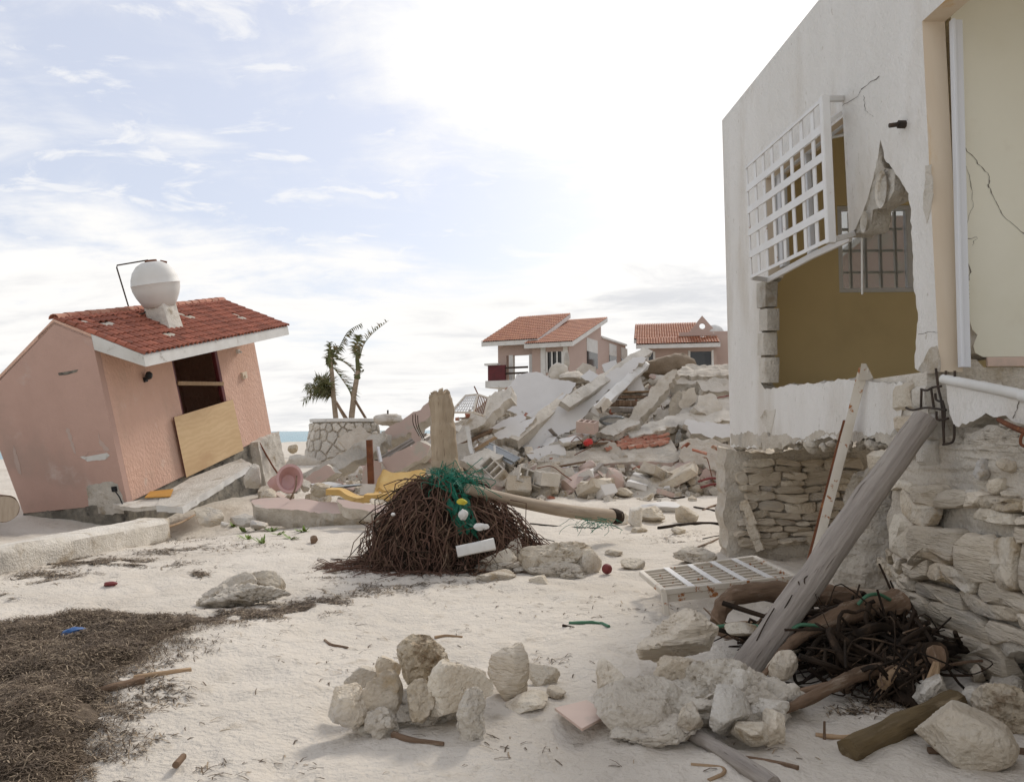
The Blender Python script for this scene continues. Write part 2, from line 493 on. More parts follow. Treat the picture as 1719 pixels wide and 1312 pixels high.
m_mortar = MAT('old mortar', (.51, .45, .37), (.61, .555, .47), 3.4, (.37, .295, .20), 1.4, (.54, .72), bump=1., bs=9, bd=.045, bs2=40, b2=.5, spec=.1, c4=(.42, .385, .335), s4=.9, t4=(.52, .68))
m_conc = MAT('broken concrete', (.52, .475, .405), (.63, .585, .515), 2.4, (.34, .28, .205), 2.0, (.54, .7), bump=.9, bs=10, bd=.04, bs2=44, b2=.5, var=.13, spec=.15, c4=(.40, .37, .325), s4=.9, t4=(.54, .68))
m_dark = MAT('stained foundation', (.13, .12, .10), (.30, .27, .22), 3.5, (.06, .055, .05), 2.0, (.5, .7), bump=.7, bs=16, bd=.03, spec=.15)
m_stucco = MAT('white stucco', (.82, .79, .745), (.765, .735, .685), 1.1, (.50, .45, .375), 11., (.635, .70), bump=1., bs=14, bd=.025, stretch=(1.8, 1.8, .6), bs2=60, b2=.5, spec=.2, c4=(.68, .63, .56), s4=.8, t4=(.48, .70))
m_whitesl = MAT('white ceiling plaster', (.66, .635, .60), (.60, .575, .54), 1.2, (.44, .395, .33), 2.5, (.64, .78), bump=.25, bs=12, bd=.012, var=.05, spec=.2)
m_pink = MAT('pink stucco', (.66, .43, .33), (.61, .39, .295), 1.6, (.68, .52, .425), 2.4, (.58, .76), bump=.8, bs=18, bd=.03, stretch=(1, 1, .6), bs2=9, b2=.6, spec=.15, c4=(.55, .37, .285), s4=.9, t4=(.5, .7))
m_pinkg = MAT('weathered shaded pink paint', (.50, .33, .27), (.45, .295, .24), .9, (.52, .41, .36), 1.1, (.58, .75), bump=.4, bs=18, bd=.015, spec=.2, c4=(.40, .28, .23), s4=.7, t4=(.5, .72))  # gable's shade put into the colour: darker than the front wall's pink
m_pinkr = MAT('dusty pink plaster', (.50, .38, .325), (.46, .35, .30), 1.6, (.42, .37, .31), 2.2, (.52, .66), bump=.35, bs=18, bd=.012, var=.08, spec=.2)
m_pinkf = MAT('far pink wall', (.46, .345, .295), (.42, .315, .265), .7, rough=.9, bump=.1, spec=.2)
m_trim = MAT('chipped white trim', (.66, .645, .61), (.58, .56, .52), 2.5, (.38, .35, .31), 5., (.60, .72), bump=.3, bs=30, bd=.008, var=.06, spec=.25)
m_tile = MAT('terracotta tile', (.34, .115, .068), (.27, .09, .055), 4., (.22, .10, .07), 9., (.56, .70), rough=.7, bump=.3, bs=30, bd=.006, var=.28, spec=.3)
m_tilef = MAT('far terracotta roof', (.42, .16, .075), (.30, .10, .05), 3.3, (.50, .27, .14), 4.5, (.55, .7), rough=.75, bump=.2, bs=20, var=.1)  # orange clay colour of the far roofs
m_tilep = MAT('weathered clay tile', (.36, .13, .08), (.42, .22, .15), 3., (.48, .40, .32), 4., (.55, .68), bump=.3, bs=25, var=.18)
m_olive = MAT('olive interior paint', (.72, .585, .33), (.68, .55, .305), .8, rough=.8, bump=.08, bs=20, c4=(.60, .48, .27), s4=.5, t4=(.5, .75))
m_green = MAT('pale interior paint', (.74, .715, .60), (.70, .675, .565), .7, (.62, .57, .46), 1.1, (.56, .76), rough=.7, bump=.1, bs=14, c4=(.66, .63, .50), s4=.45, t4=(.45, .7))
m_beige = MAT('beige reveal paint', (.68, .58, .455), (.64, .53, .40), 1.5, (.60, .41, .20), 1.8, (.54, .68), rough=.8, bump=.15, bs=18, stretch=(2.5, 2.5, .5))
m_alu = MAT('white aluminium', (.66, .67, .69), rough=.4, bump=0, spec=.5)
m_wmetal = MAT('white painted iron', (.72, .71, .69), (.66, .64, .61), 3., (.36, .17, .07), 6., (.66, .72), rough=.5, bump=.1, bs=40, spec=.4)
m_rustw = MAT('rusting white iron', (.64, .59, .51), (.58, .52, .43), 4., (.34, .14, .05), 9., (.58, .64), rough=.7, bump=.3, bs=40, bd=.005)
m_rust = MAT('rust', (.19, .07, .03), (.11, .042, .022), 6., (.33, .14, .05), 8., (.6, .7), rough=.9, bump=.4, bs=50, bd=.005)
m_iron = MAT('dark iron', (.035, .028, .023), (.07, .045, .03), 9., rough=.8, bump=.3, bs=50, bd=.004)
m_wood = MAT('grey weathered timber', (.38, .335, .29), (.27, .235, .205), 5., (.13, .105, .085), 7., (.58, .68), bump=.7, bs=7, bd=.03, stretch=(6, 6, .4), spec=.15)
m_woodb = MAT('brown driftwood', (.22, .145, .095), (.13, .085, .055), 4., (.30, .23, .17), 5., (.55, .68), bump=.7, bs=8, bd=.02, stretch=(4, 4, .6), var=.2, spec=.15)
m_woodd = MAT('blackened roots', (.018, .014, .011), (.05, .033, .022), 4., (.10, .066, .042), 3., (.58, .72), bump=.6, bs=14, bd=.015, var=.2, spec=.1)
m_root = MAT('palm roots', (.105, .058, .042), (.165, .098, .07), 7., (.24, .165, .12), 3.3, (.58, .72), bump=.3, bs=40, bd=.004, spec=.12)
m_stump = MAT('palm trunk', (.47, .375, .27), (.39, .305, .215), 3.5, (.19, .135, .09), 6.5, (.60, .70), bump=1., bs=7, bd=.04, stretch=(4.5, 4.5, .4), spec=.1)
m_moss = MAT('mossy log', (.16, .115, .06), (.11, .08, .045), 4., (.25, .19, .115), 4., (.55, .68), bump=.8, bs=9, bd=.025, stretch=(3.5, 3.5, .6), spec=.12)
m_pole = MAT('bleached pole', (.42, .345, .265), (.35, .28, .21), 5., (.22, .165, .12), 4., (.6, .72), bump=.5, bs=10, bd=.012, stretch=(4, 4, .5), spec=.15)
m_plank = MAT('sawn plank', (.36, .25, .15), (.29, .19, .11), 4., (.19, .125, .075), 5., (.6, .72), bump=.5, bs=10, bd=.012, stretch=(4, 4, .5), var=.18)
m_ply = MAT('plywood', (.60, .43, .245), (.55, .38, .21), 2., (.48, .31, .165), 1.6, (.55, .75), rough=.75, bump=.15, bs=16, stretch=(.35, 1, 1), wave=(2.6, (.46, .30, .15), 'Z', 9., .35))
m_maroon = MAT('maroon paint', (.12, .02, .022), (.085, .017, .018), 3., rough=.5, bump=.1)
m_black = MAT('black plastic', (.015, .015, .016), rough=.5, bump=0)
m_tank = MAT('white tank shell', (.66, .64, .60), (.60, .575, .53), 1.6, (.52, .47, .40), 2.5, (.58, .78), rough=.6, bump=.1, bs=14)
m_foam = MAT('yellow foam', (.50, .305, .10), (.56, .40, .17), 2.2, (.34, .19, .06), 1.5, (.55, .72), rough=.95, bump=.5, bs=25, bd=.01)
m_ochre = MAT('ochre board', (.52, .26, .05), (.46, .23, .05), 3., rough=.8, bump=.2)
m_net = MAT('green net', (.012, .13, .085), (.02, .19, .12), 6., rough=.7, bump=0)
m_hose = MAT('green hose', (.06, .16, .09), rough=.5, bump=0)
m_foamw = MAT('white polystyrene', (.68, .665, .635), (.60, .585, .55), 9., rough=.85, bump=.3, bs=60, bd=.005)
m_ceram = MAT('pink ceramic', (.52, .31, .28), (.48, .28, .255), 2., rough=.25, bump=0, spec=.5)
m_blue = MAT('blue plastic', (.02, .075, .22), (.035, .11, .28), 5., rough=.5, bump=.2)
m_red = MAT('dull red', (.20, .045, .04), (.15, .032, .03), 5., rough=.6, bump=.2)
m_redc = MAT('bright red plastic', (.45, .035, .03), rough=.5, bump=0)
m_zinc = MAT('galvanised sheet', (.36, .37, .37), (.29, .30, .30), 3., (.20, .19, .17), 3., (.6, .75), rough=.45, bump=.1, metal=.6, spec=.5)
m_pinkt = MAT('pink floor tile', (.60, .455, .375), (.56, .42, .345), 2., (.48, .38, .31), 5., (.55, .7), rough=.6, bump=.05)
m_leaf = MAT('beach leaf', (.11, .17, .028), (.17, .23, .04), 5., rough=.6, bump=0, var=.2)
m_frond = MAT('palm frond', (.13, .125, .05), (.09, .105, .035), 4., (.24, .17, .09), 3., (.5, .65), rough=.7, bump=0, var=.15)
m_ptrunk = MAT('young palm trunk', (.34, .265, .19), (.27, .205, .145), 3., bump=.6, bs=16, bd=.02, stretch=(1, 1, 3))
m_wrack = MAT('seagrass wrack', (.095, .066, .042), (.155, .113, .075), 12., (.32, .25, .17), 18., (.58, .66), bump=.9, bs=40, bd=.025)
m_strip1 = MAT('dry seagrass dark', (.13, .09, .057), (.08, .057, .038), 3., bump=0, rough=.8)
m_strip2 = MAT('dry seagrass light', (.36, .28, .19), (.26, .195, .13), 3., bump=0, rough=.8)
m_mound = MAT('brown heap of earth', (.20, .15, .10), (.26, .20, .14), 3., bump=.8, bs=14, bd=.05)
m_rubble = MAT('rubble fines', (.40, .34, .26), (.50, .44, .35), 2.2, (.22, .175, .12), 2.6, (.5, .65), bump=1., bs=7, bd=.08, bs2=30, b2=.5)
m_void = MAT('dark room', (.05, .045, .04), rough=.9, bump=0)
m_crack = MAT('crack shade', (.16, .14, .12), rough=.95, bump=0)
def water_mat():
    m = MAT('sea water', (.10, .27, .30), (.06, .20, .25), .02, rough=.25, bump=.6, bs=.6, bd=.4, stretch=(.5, 2, 1), spec=.5); return m
m_sea = water_mat()
def glass_mat(name, tint, fac):
    m = bpy.data.materials.new(name); m.use_nodes = True; nt = m.node_tree; N = nt.nodes; P = N['Principled BSDF']
    P.inputs['Base Color'].default_value = (*tint, 1); P.inputs['Roughness'].default_value = .06
    t = N.new('ShaderNodeBsdfTransparent'); t.inputs[0].default_value = (.85, .86, .86, 1)
    x = N.new('ShaderNodeMixShader'); x.inputs[0].default_value = fac
    nt.links.new(t.outputs[0], x.inputs[1]); nt.links.new(P.outputs[0], x.inputs[2]); nt.links.new(x.outputs[0], N['Material Output'].inputs[0])
    return m
m_glass = glass_mat('window glass', (.30, .30, .29), .35)
m_glassd = glass_mat('dark window glass', (.03, .03, .03), .9)

def roughen(o, L=.12, amp=.03, freq=4., passes=4, seed=0, keepmat=()):
    me = o.data; bm = bmesh.new(); bm.from_mesh(me)
    bmesh.ops.triangulate(bm, faces=bm.faces[:])
    for _ in range(passes):
        es = [e for e in bm.edges if e.calc_length() > L]
        if not es: break
        bmesh.ops.subdivide_edges(bm, edges=es, cuts=1)
        bmesh.ops.triangulate(bm, faces=[f for f in bm.faces if len(f.verts) > 3])
    bm.normal_update()
    for v in bm.verts:
        p = v.co*freq
        v.co += v.normal*amp*(fbm((p.x+seed, p.y, p.z), 4)+.2*nz(p.x*3, p.y*3, p.z*3+seed))
    bmesh.ops.recalc_face_normals(bm, faces=bm.faces)
    bm.to_mesh(me); bm.free()
    me.polygons.foreach_set('use_smooth', [True]*len(me.polygons)); me.set_sharp_from_angle(angle=R(50)); me.update()
    return o

# ================================================================== SETTING
def build_ground():
    ys = [-80, -40, -20, -10, -5, -2, 0, .8]; y = 1.5
    while y < 34: ys.append(y); y *= 1.0135 if y < 12 else 1.025
    while y < 6000: ys.append(y); y *= 1.16
    nx = 360; v = []; f = []
    for y in ys:
        w = max(6., abs(y)*1.05+5)
        for i in range(nx+1):
            u = i/nx*2-1; x = w*(u*.55+.45*u**3)
            v.append((x, y, sand(x, y)))
    for j in range(len(ys)-1):
        for i in range(nx): f.append((j*(nx+1)+i, j*(nx+1)+i+1, (j+1)*(nx+1)+i+1, (j+1)*(nx+1)+i))
    obj('ground', (v, f), m_sand, kind='structure', smooth=180)
build_ground()
obj('sea', ([(-9000, -400, -1.0), (-20, -400, -1.0), (-20, 16000, -1.0), (-9000, 16000, -1.0)], [(0, 1, 2, 3)]), m_sea, kind='structure')
def build_pile():
    v = []; f = []; nx, ny = 150, 120
    for j in range(ny+1):
        y = 18.2+j/ny*20
        for i in range(nx+1):
            x = -6+i/nx*17
            h = pile(x, y)
            a = min(1, h/.5)
            v.append((x, y, sand(x, y)-.06+h+a*(.22*fbm((x*.9, y*.9, 2.), 5)+.09*nz(x*4, y*4, 1.))-.12*a))
    for j in range(ny):
        for i in range(nx): f.append((j*(nx+1)+i, j*(nx+1)+i+1, (j+1)*(nx+1)+i+1, (j+1)*(nx+1)+i))
    obj('rubble_mound', (v, f), m_rubble, kind='structure', smooth=60)
build_pile()

# ================================================================== WHITE WRECKED HOUSE (right)
WA = V((2.79, 10.2, 0)); WD = V((-.0486, 1, 0)).normalized(); WN = V((-1, -.0486, 0)).normalized()
def wl(px, py, off=0.): return hit(px, py, WA+WN*off, WN)
def ws(s, z, off=0.): return WA-WD*s+WN*off+V((0, 0, z))
wh = thing('white_house', (2.9, 8, 0), 'wrecked white house at the right with a torn out window and undermined stone footing', 'house')
out = [(1212, 200), (1218, 420), (1226, 748), (1290, 752), (1345, 742), (1392, 732), (1425, 738), (1468, 734), (1497, 748), (1512, 700), (1515, 642),
       (1455, 640), (1400, 640), (1345, 645), (1285, 653), (1275, 640), (1279, 560), (1274, 495), (1281, 468), (1290, 466), (1285, 300), (1415, 197),
       (1425, 390), (1431, 390), (1452, 345), (1466, 300), (1475, 255), (1478, 224), (1484, 265), (1500, 285), (1512, 303), (1525, 335), (1531, 380),
       (1533, 430), (1534, 488), (1541, 525), (1537, 575), (1536, 618), (1556, 627), (1577, 624), (1548, 36)]
wp = [wl(*q) for q in out]
lz = wp[-1].z
wp += [ws(9.2, lz), ws(9.2, 5.62)]
wp[0] = ws(-.07, 5.62)
straight = {0, 1, 19, 20, 21, 39, 40, 41, 42}
jp, fl = jagged(wp, .04, .017, 3, keep=lambda i: i in straight)
# worn top edge and corner
TH = .17
wall = obj('wall', prism(jp, -WN*TH, rough=.05, rows=4, seed=2, flags=fl, smap={39: 2, 40: 2, 41: 2, 19: 2, 20: 2, 21: 2}, mb=3), [m_stucco, m_conc, m_beige, m_olive], wh, smooth=30)
# inside of the house
ix = lambda y: 2.79+.0486*(10.2-y)+.18
ex0, ex1 = at(1405, 345, 10.0), at(1537, 490, 10.0)
g = G()
for a, b, c, d in ((2.9, ex0.x, 1.6, 5.3), (ex1.x, 8.2, 1.6, 5.3), (ex0.x, ex1.x, ex0.z, 5.3), (ex0.x, ex1.x, 1.6, ex1.z)):
    g.add(box(((a+b)/2, 10.08, (c+d)/2), (b-a, .16, d-c)))
obj('end_wall', g, m_olive, wh)
g = G()
for a, b, c, d in ((1., 2.2, 1.55, 5.3), (5.0, 6.6, 1.55, 5.3), (9.0, 10.2, 1.55, 5.3), (2.2, 5.0, 4.6, 5.3), (6.6, 9.0, 4.6, 5.3), (6.6, 9.0, 1.55, 2.4)):  # unseen openings added in this wall to let more light into the rooms
    g.add(box((8.25, (a+b)/2, (c+d)/2), (.16, b-a, d-c)))
obj('back_wall', g, m_olive, wh)
obj('ceiling', box((5.65, 5.65, 5.42), (5.2, 9.1, .22)), m_whitesl, wh)
obj('floor_slab', box((5.6, 7.95, 1.76), (5.2, 4.4, .46)), m_conc, wh)
# window at the far end of the room
wf = obj('window_frame', G().add(bar((ex0.x, 10.05, ex0.z-.03), (ex1.x, 10.05, ex0.z-.03), .07, .06)).add(bar((ex0.x, 10.05, ex1.z+.03), (ex1.x, 10.05, ex1.z+.03), .07, .06))
         .add(bar((ex0.x+.03, 10.05, ex1.z+.06), (ex0.x+.03, 10.05, ex0.z-.06), .06, .07)).add(bar((ex1.x-.05, 10.05, ex1.z+.06), (ex1.x-.05, 10.05, ex0.z-.06), .09, .07)), m_alu, wh)
for k in range(1, 5):
    x = ex0.x+(ex1.x-ex0.x)*k/5
    obj('mullion', bar((x, 10.10, ex1.z+.06), (x, 10.10, ex0.z-.06), .05, .03), m_trim, wf)
for k in range(1, 4):
    z = ex1.z+(ex0.z-ex1.z)*k/4
    obj('glazing_bar', bar((ex0.x+.06, 10.13, z), (ex1.x-.09, 10.13, z), .05, .03), m_trim, wf)
obj('pane', box(((ex0.x+ex1.x)/2, 10.055, (ex0.z+ex1.z)/2), (ex1.x-ex0.x-.1, .008, ex0.z-ex1.z-.1)), m_glass, wf)
# partition of the open near room
PY = 5.72
pp = [at(*q, PY) for q in ((1596, 20), (1600, 300), (1607, 470), (1622, 500), (1627, 528), (1629, 542), (1641, 562), (1634, 580), (1637, 592), (1650, 599))]
pp += [V((8.2, PY, pp[-1].z)), V((8.2, PY, 5.3)), V((pp[0].x, PY, 5.3))]
jp, fl = jagged(pp, .04, .012, 8, keep=lambda i: i > 8 or i < 3)
obj('partition_wall', prism(jp, V((0, .15, 0)), rough=.02, rows=2, mb=2), [m_green, m_conc, m_olive], wh, smooth=30)
sk = at(1650, 599, PY); sb = at(1650, 616, PY)
for k in range(9):
    obj('skirting_tile', bar((sk.x+.02+k*.5, PY-.012, (sk.z+sb.z)/2), (sk.x+.512+k*.5, PY-.012, (sk.z+sb.z)/2), .02, sk.z-sb.z-.006), m_pinkt, wh)
pb = [at(*q, PY) for q in ((1592, 600), (1640, 602), (1650, 617), (1719, 617))]
pb += [V((8.2, PY, pb[-1].z)), V((8.2, PY, 1.2)), V((pb[0].x, PY, 1.2))]
roughen(obj('ground_beam', prism(pb, V((0, .3, 0)), mf=0, ms=0), m_mortar, wh), .15, .03)
obj('fill', box((5.8, 3.5, .95), (4.6, 4.2, .9)), m_mortar, wh)
# aluminium strip on the jamb
obj('door_track', G().add(bar(at(1607, 35, 5.60), at(1621, 616, 5.56), .062, .03, up=(0, 1, 0))).add(bar(at(1598.5, 34, 5.575), at(1613.5, 616, 5.535), .02, .05, up=(0, 1, 0))), m_alu, wh)
# inner sliding frame behind the grille
fr = obj('window_lining', G().add(bar(wl(1418, 205, -.10), wl(1288, 306, -.10), .05, .06)).add(bar(wl(1300, 292, -.1), wl(1304, 446, -.1), .05, .05)), m_alu, wh)
for x0, y0, x1, y1 in ((1352, 236, 1362, 425), (1309, 280, 1315, 448)):
    obj('sash', G().add(bar(wl(x0, y0, -.11), wl(x1, y1, -.11), .10, .05)).add(bar(wl(x0+5, y0, -.14), wl(x1+5, y1, -.14), .03, .07)), m_alu, fr)
obj('curtain_rod', tube(curve([wl(1362, 238, -.12), wl(1390, 232, -.13), wl(1420, 226, -.12)], 5), .014, 6), m_trim, fr)
obj('hanging_wire', tube([wl(1447, 400, -.05), wl(1447.5, 494, -.05)], .009, 6), m_trim, wh)
# the grille
gr = obj('window_grille', G().add(bar(wl(1384, 163, .26), wl(1395, 408, .26), .06, .075, up=WN)).add(bar(wl(1413, 166, .01), wl(1383, 166, .26), .05, .05))
         .add(bar(wl(1432, 393, .0), wl(1394, 404, .26), .05, .05)).add(bar(wl(1289, 470, .0), wl(1262, 466, .26), .03, .05))
         .add(bar(wl(1289, 470, .01), wl(1362, 430, .02), .03, .06)).add(bar(wl(1362, 430, .02), wl(1428, 399, .02), .03, .06)).add(bar(wl(1412, 190, 0.03), wl(1386, 208, .24), .02, .04)), m_wmetal, wh)
c00, c01, c10, c11 = wl(1254, 281, .26), wl(1262, 465, .26), wl(1383, 167, .26), wl(1393, 403, .26)
def gp(u, w): return (c00*(1-u)+c10*u)*(1-w)+(c01*(1-u)+c11*u)*w
for i in range(9):
    u = i/8
    if i < 8: obj('bar', bar(gp(u, 0), gp(u, 1), .062 if i else .03, .012, up=WN), m_wmetal, gr)
for j in range(6):
    w = j/5
    obj('bar', bar(gp(0, w)+WN*.013, gp(1, w)+WN*.013, .075 if 0 < j < 5 else .035, .012, up=WN), m_wmetal, gr)
# broken hollow block at the tip of the hanging wall
blk = [(1474, 228), (1481, 262), (1484, 280), (1503, 286), (1500, 322), (1488, 340), (1466, 352), (1458, 388), (1432, 398), (1428, 386), (1444, 352), (1462, 310), (1470, 268)]
bj, _ = jagged([wl(*q, -.015) for q in blk], .03, .012, 5)
bo = roughen(obj('broken_block', prism(bj, -WN*.16, mf=0, ms=0), m_conc, wh), .05, .018, 9)
for (cx, cy, rx, rz) in ((1481, 318, .075, .12), (1452, 372, .05, .07)):
    c = wl(cx, cy, .004)
    v = []; f = []
    for r, dd in ((1.25, .012), (1., .0), (.8, -.05), (.45, -.1)):
        for k in range(14):
            t = 2*math.pi*k/14; rr = r*(1+.12*nz(k*.7, cx))
            v.append(c+WD*(-math.cos(t)*rx*rr)+V((0, 0, math.sin(t)*rz*rr+.25*rx*math.cos(t)))+WN*dd)
    for q in range(3):
        for k in range(14): f.append((q*14+k, q*14+(k+1) % 14, q*14+14+(k+1) % 14, q*14+14+k))
    f.append(tuple(42+k for k in range(14)))
    obj('block_cell', (v, f), m_dark if cx == 0 else m_conc, wh)
# bared hollow blocks up the left side of the hole
for k, (y0, y1) in enumerate(((474, 516), (519, 555), (559, 596), (600, 642))):
    a, b = wl(1288+(k % 2)*3, y0, -.03), wl(1288+(k % 2)*3, y1, -.03)
    obj('bared_block', bar(a, b, .16, .22, up=WD, n=3, amp=.012, seed=k), m_conc, wh)
# anchor bolt
b0 = wl(1519, 209, 0)
obj('anchor_bolt', G().add(tube([b0, b0+WN*.05], .032, 8)).add(tube([b0+WN*.05, b0+WN*.12+V((0, 0, -.01))], .018, 8)), m_iron, wh)
# cracks
def crack(pts, par, plane, w, seed):
    P = []
    for i in range(len(pts)-1):
        for j in range(6):
            t = j/6; q = (pts[i][0]+(pts[i+1][0]-pts[i][0])*t+4.*nz(i*3+t*9, seed), pts[i][1]+(pts[i+1][1]-pts[i][1])*t+4.*nz(i*3+t*9, seed+9))
            P.append(plane(*q))
    P.append(plane(*pts[-1]))
    v = []; f = []
    for i, p in enumerate(P):
        d = (P[min(i+1, len(P)-1)]-P[max(i-1, 0)]).normalized(); s = V((0, 0, 1)) if abs(d.z) < .6 else (V((1, 0, 0)) if plane is not wl else WD)
        ww = w*(.25+1.1*abs(nz(i*.37, seed, 3.)))
        v += [p-s*ww, p+s*ww]
    for i in range(len(P)-1): f.append((2*i, 2*i+1, 2*i+3, 2*i+2))
    obj('crack', (v, f), m_crack, par, smooth=0)
wl3 = lambda px, py: wl(px, py, .003)
crack([(1414, 178), (1440, 162), (1446, 150), (1476, 128)], wh, wl3, .006, 1)
crack([(1449, 160), (1452, 186), (1466, 196)], wh, wl3, .004, 2)
crack([(1541, 562), (1560, 557), (1575, 558)], wh, wl3, .003, 3)
pw = lambda px, py: at(px, py, PY-.003)
crack([(1606, 100), (1612, 170), (1608, 205), (1616, 260), (1628, 300), (1634, 340), (1622, 380), (1620, 402)], wh, pw, .003, 5)
crack([(1612, 238), (1640, 270), (1661, 297), (1660, 315), (1672, 338), (1684, 362), (1719, 392)], wh, pw, .006, 6)
crack([(1620, 402), (1640, 398), (1632, 412)], wh, pw, .004, 7)
crack([(1618, 410), (1628, 450), (1626, 480), (1628, 500)], wh, pw, .006, 8)
# scar of bare concrete on the white pier and the split under the grille
def patch(name, pts, plane, mat, par, th=.006, seed=0, n=WN, step=.03, amp=.012):
    j, _ = jagged([plane(*q) for q in pts], step, amp, seed)
    return obj(name, prism([p for p in j], -n*th, mf=0, ms=0), mat, par, smooth=30)
wl5 = lambda px, py: wl(px, py, .005)
patch('bare_patch', [(1553, 278), (1563, 276), (1565, 320), (1562, 352), (1555, 375), (1550, 340), (1552, 310)], wl5, m_conc, wh, seed=3)
patch('bare_patch', [(1540, 622), (1550, 606), (1560, 585), (1572, 580), (1577, 600), (1577, 622), (1556, 626)], wl5, m_mortar, wh, seed=5)
patch('bare_patch', [(1276, 700), (1284, 688), (1292, 690), (1302, 686), (1299, 700), (1294, 722), (1292, 745), (1287, 720)], wl5, m_conc, wh, seed=7)
patch('bare_patch', [(1226, 728), (1260, 726), (1300, 732), (1340, 735), (1380, 722), (1420, 724), (1456, 733), (1495, 730), (1506, 722), (1496, 746), (1468, 733), (1425, 737), (1392, 731), (1345, 741), (1290, 751), (1227, 747)], wl5, m_mortar, wh, seed=9, amp=.03)
# ragged concrete crumbs under the beam
rnd = random.Random(4)
g = G()
for k in range(46):
    px = rnd.uniform(1228, 1505); p = wl(px, 742+6*nz(k, 2.)+rnd.uniform(-3, 9), -rnd.uniform(.0, .16))
    g.add(xf(rock(k, (rnd.uniform(.06, .2), rnd.uniform(.08, .2), rnd.uniform(.05, .11)), 2, 7), p, (rnd.random(), rnd.random(), rnd.random()*6)))
tag(obj('concrete_crumbs', g, m_mortar, wh), kind='stuff')
# sill chunk with pipe
sp = [(1586, 640), (1650, 653), (1719, 668), (1775, 680), (1775, 730), (1719, 712), (1698, 706), (1688, 697), (1668, 700), (1655, 693), (1640, 703), (1615, 710), (1602, 714), (1594, 694), (1590, 672)]
j, fl = jagged([wl(*q, .05) for q in sp], .035, .014, 4, keep=lambda i: i < 3)
obj('sill_beam', prism(j, -WN*.22, rough=.03, rows=3), [m_stucco, m_conc], wh, smooth=30)
obj('sill_pipe', tube([wl(1584, 636, .045), wl(1680, 655, .045), wl(1716, 663, .045)], .034, 10), m_trim, wh)
obj('sill_pipe', tube([wl(1716, 664, .043), wl(1775, 676, .04)], .037, 10), m_trim, wh)
crack([(1711, 672), (1706, 690), (1700, 702)], wh, lambda a, b: wl(a, b, .054), .007, 11)
# rebar
for pts in ([(1571, 618), (1575, 650), (1581, 680), (1585, 745)], [(1588, 622), (1588, 640)], [(1603, 622), (1603, 640)], [(1547, 652), (1546, 684)], [(1563, 652), (1568, 686)],
            [(1546, 653), (1556, 655), (1566, 650), (1580, 648)], [(1521, 684), (1532, 688), (1556, 684), (1588, 688)], [(1570, 660), (1572, 671), (1582, 674)], [(1602, 712), (1600, 740), (1583, 746)],
            [(1572, 690), (1574, 704), (1592, 702)], [(1582, 672), (1586, 690), (1584, 720)]):
    P = [wl(*q, .05+.02*nz(i, q[0])) for i, q in enumerate(pts)]
    obj('rebar', tube(curve(P, 4) if len(P) > 2 else P, .0085, 6), m_iron, wh)
obj('rebar', tube(curve([wl(1676, 704, .08), wl(1700, 716, .1), wl(1730, 728, .09)], 5), [.014, .02], 6), m_rust, wh)
obj('rebar', tube(curve([wl(1719, 726, .1), wl(1714, 734, .12), wl(1714, 745, .12), wl(1722, 750, .1)], 5), .009, 6), m_rust, wh)
# --- stone footing: far end, under the corner
EY = 10.06
ep = [(1218, 752), (1262, 762), (1345, 752), (1440, 748), (1490, 760), (1470, 820), (1440, 870), (1425, 905), (1420, 945), (1325, 948), (1262, 950), (1238, 950), (1222, 940), (1213, 860), (1216, 800)]
j, _ = jagged([at(*q, EY) for q in ep], .07, .03, 2)
roughen(obj('end_footing', prism(j, V((.04, .55, 0)), mf=0, ms=0), m_mortar, wh), .09, .045, 4)
ea = at(1252, 915, EY-.03)
def emap(s, t, d): return ea+V((s, 0, t))+V((0, -d, 0))
k = 0
for poly in courses(.0, 1.42, -.02, 1.13, (.06, .19), (.14, .5), 11, .035):
    cx = sum(p[0] for p in poly)/len(poly); cy = sum(p[1] for p in poly)/len(poly)
    w = proj(emap(cx, cy, 0))
    if not inside(w, ep) or w[1] < 768: continue
    obj('stone', stone_face(poly, emap, .06+.09*nz(k*1.3, 1.), 40+k, .002), (m_strata, m_lime, m_strata)[k % 3], wh, smooth=35); k += 1
for k, (px, py) in enumerate(((1262, 885), (1268, 905), (1256, 862))):
    obj('stone', bar(at(px-8, py-22, EY-.1), at(px+8, py+18, EY-.14), .13, .1, n=3, amp=.03, seed=k), m_lime, wh)
# --- stone footing: near mass
near = [wl(*q) for q in ((1505, 800), (1499, 900), (1484, 965), (1512, 1040), (1556, 1068), (1625, 1090), (1690, 1112), (1719, 1088))]
near += [ws(6.3, .2), ws(7.4, .12), ws(9., .25), ws(9., 1.42)] + [wl(*q) for q in ((1719, 722), (1660, 716), (1608, 730), (1560, 742), (1530, 780))]
def bul(s, z): return .16*math.sin(math.pi*max(0, min(1, (1.45-z)/1.5)))*sst(3.7, 4.6, s)
j, _ = jagged(near, .08, .03, 6)
mass = obj('stone_footing', prism([p+WN*bul((WA-p).dot(WD), p.z)*.7 for p in j], -WN*.75, mf=0, ms=0), m_mortar, wh)
bm = bmesh.new(); bm.from_mesh(mass.data); bm.free()
roughen(mass, .08, .05, 3.5, passes=5)
npoly = [((WA-p).dot(WD), p.z) for p in near]
def nmap(s, z, d): return ws(s, z, .0+d+bul(s, z)*.85)
k = 0
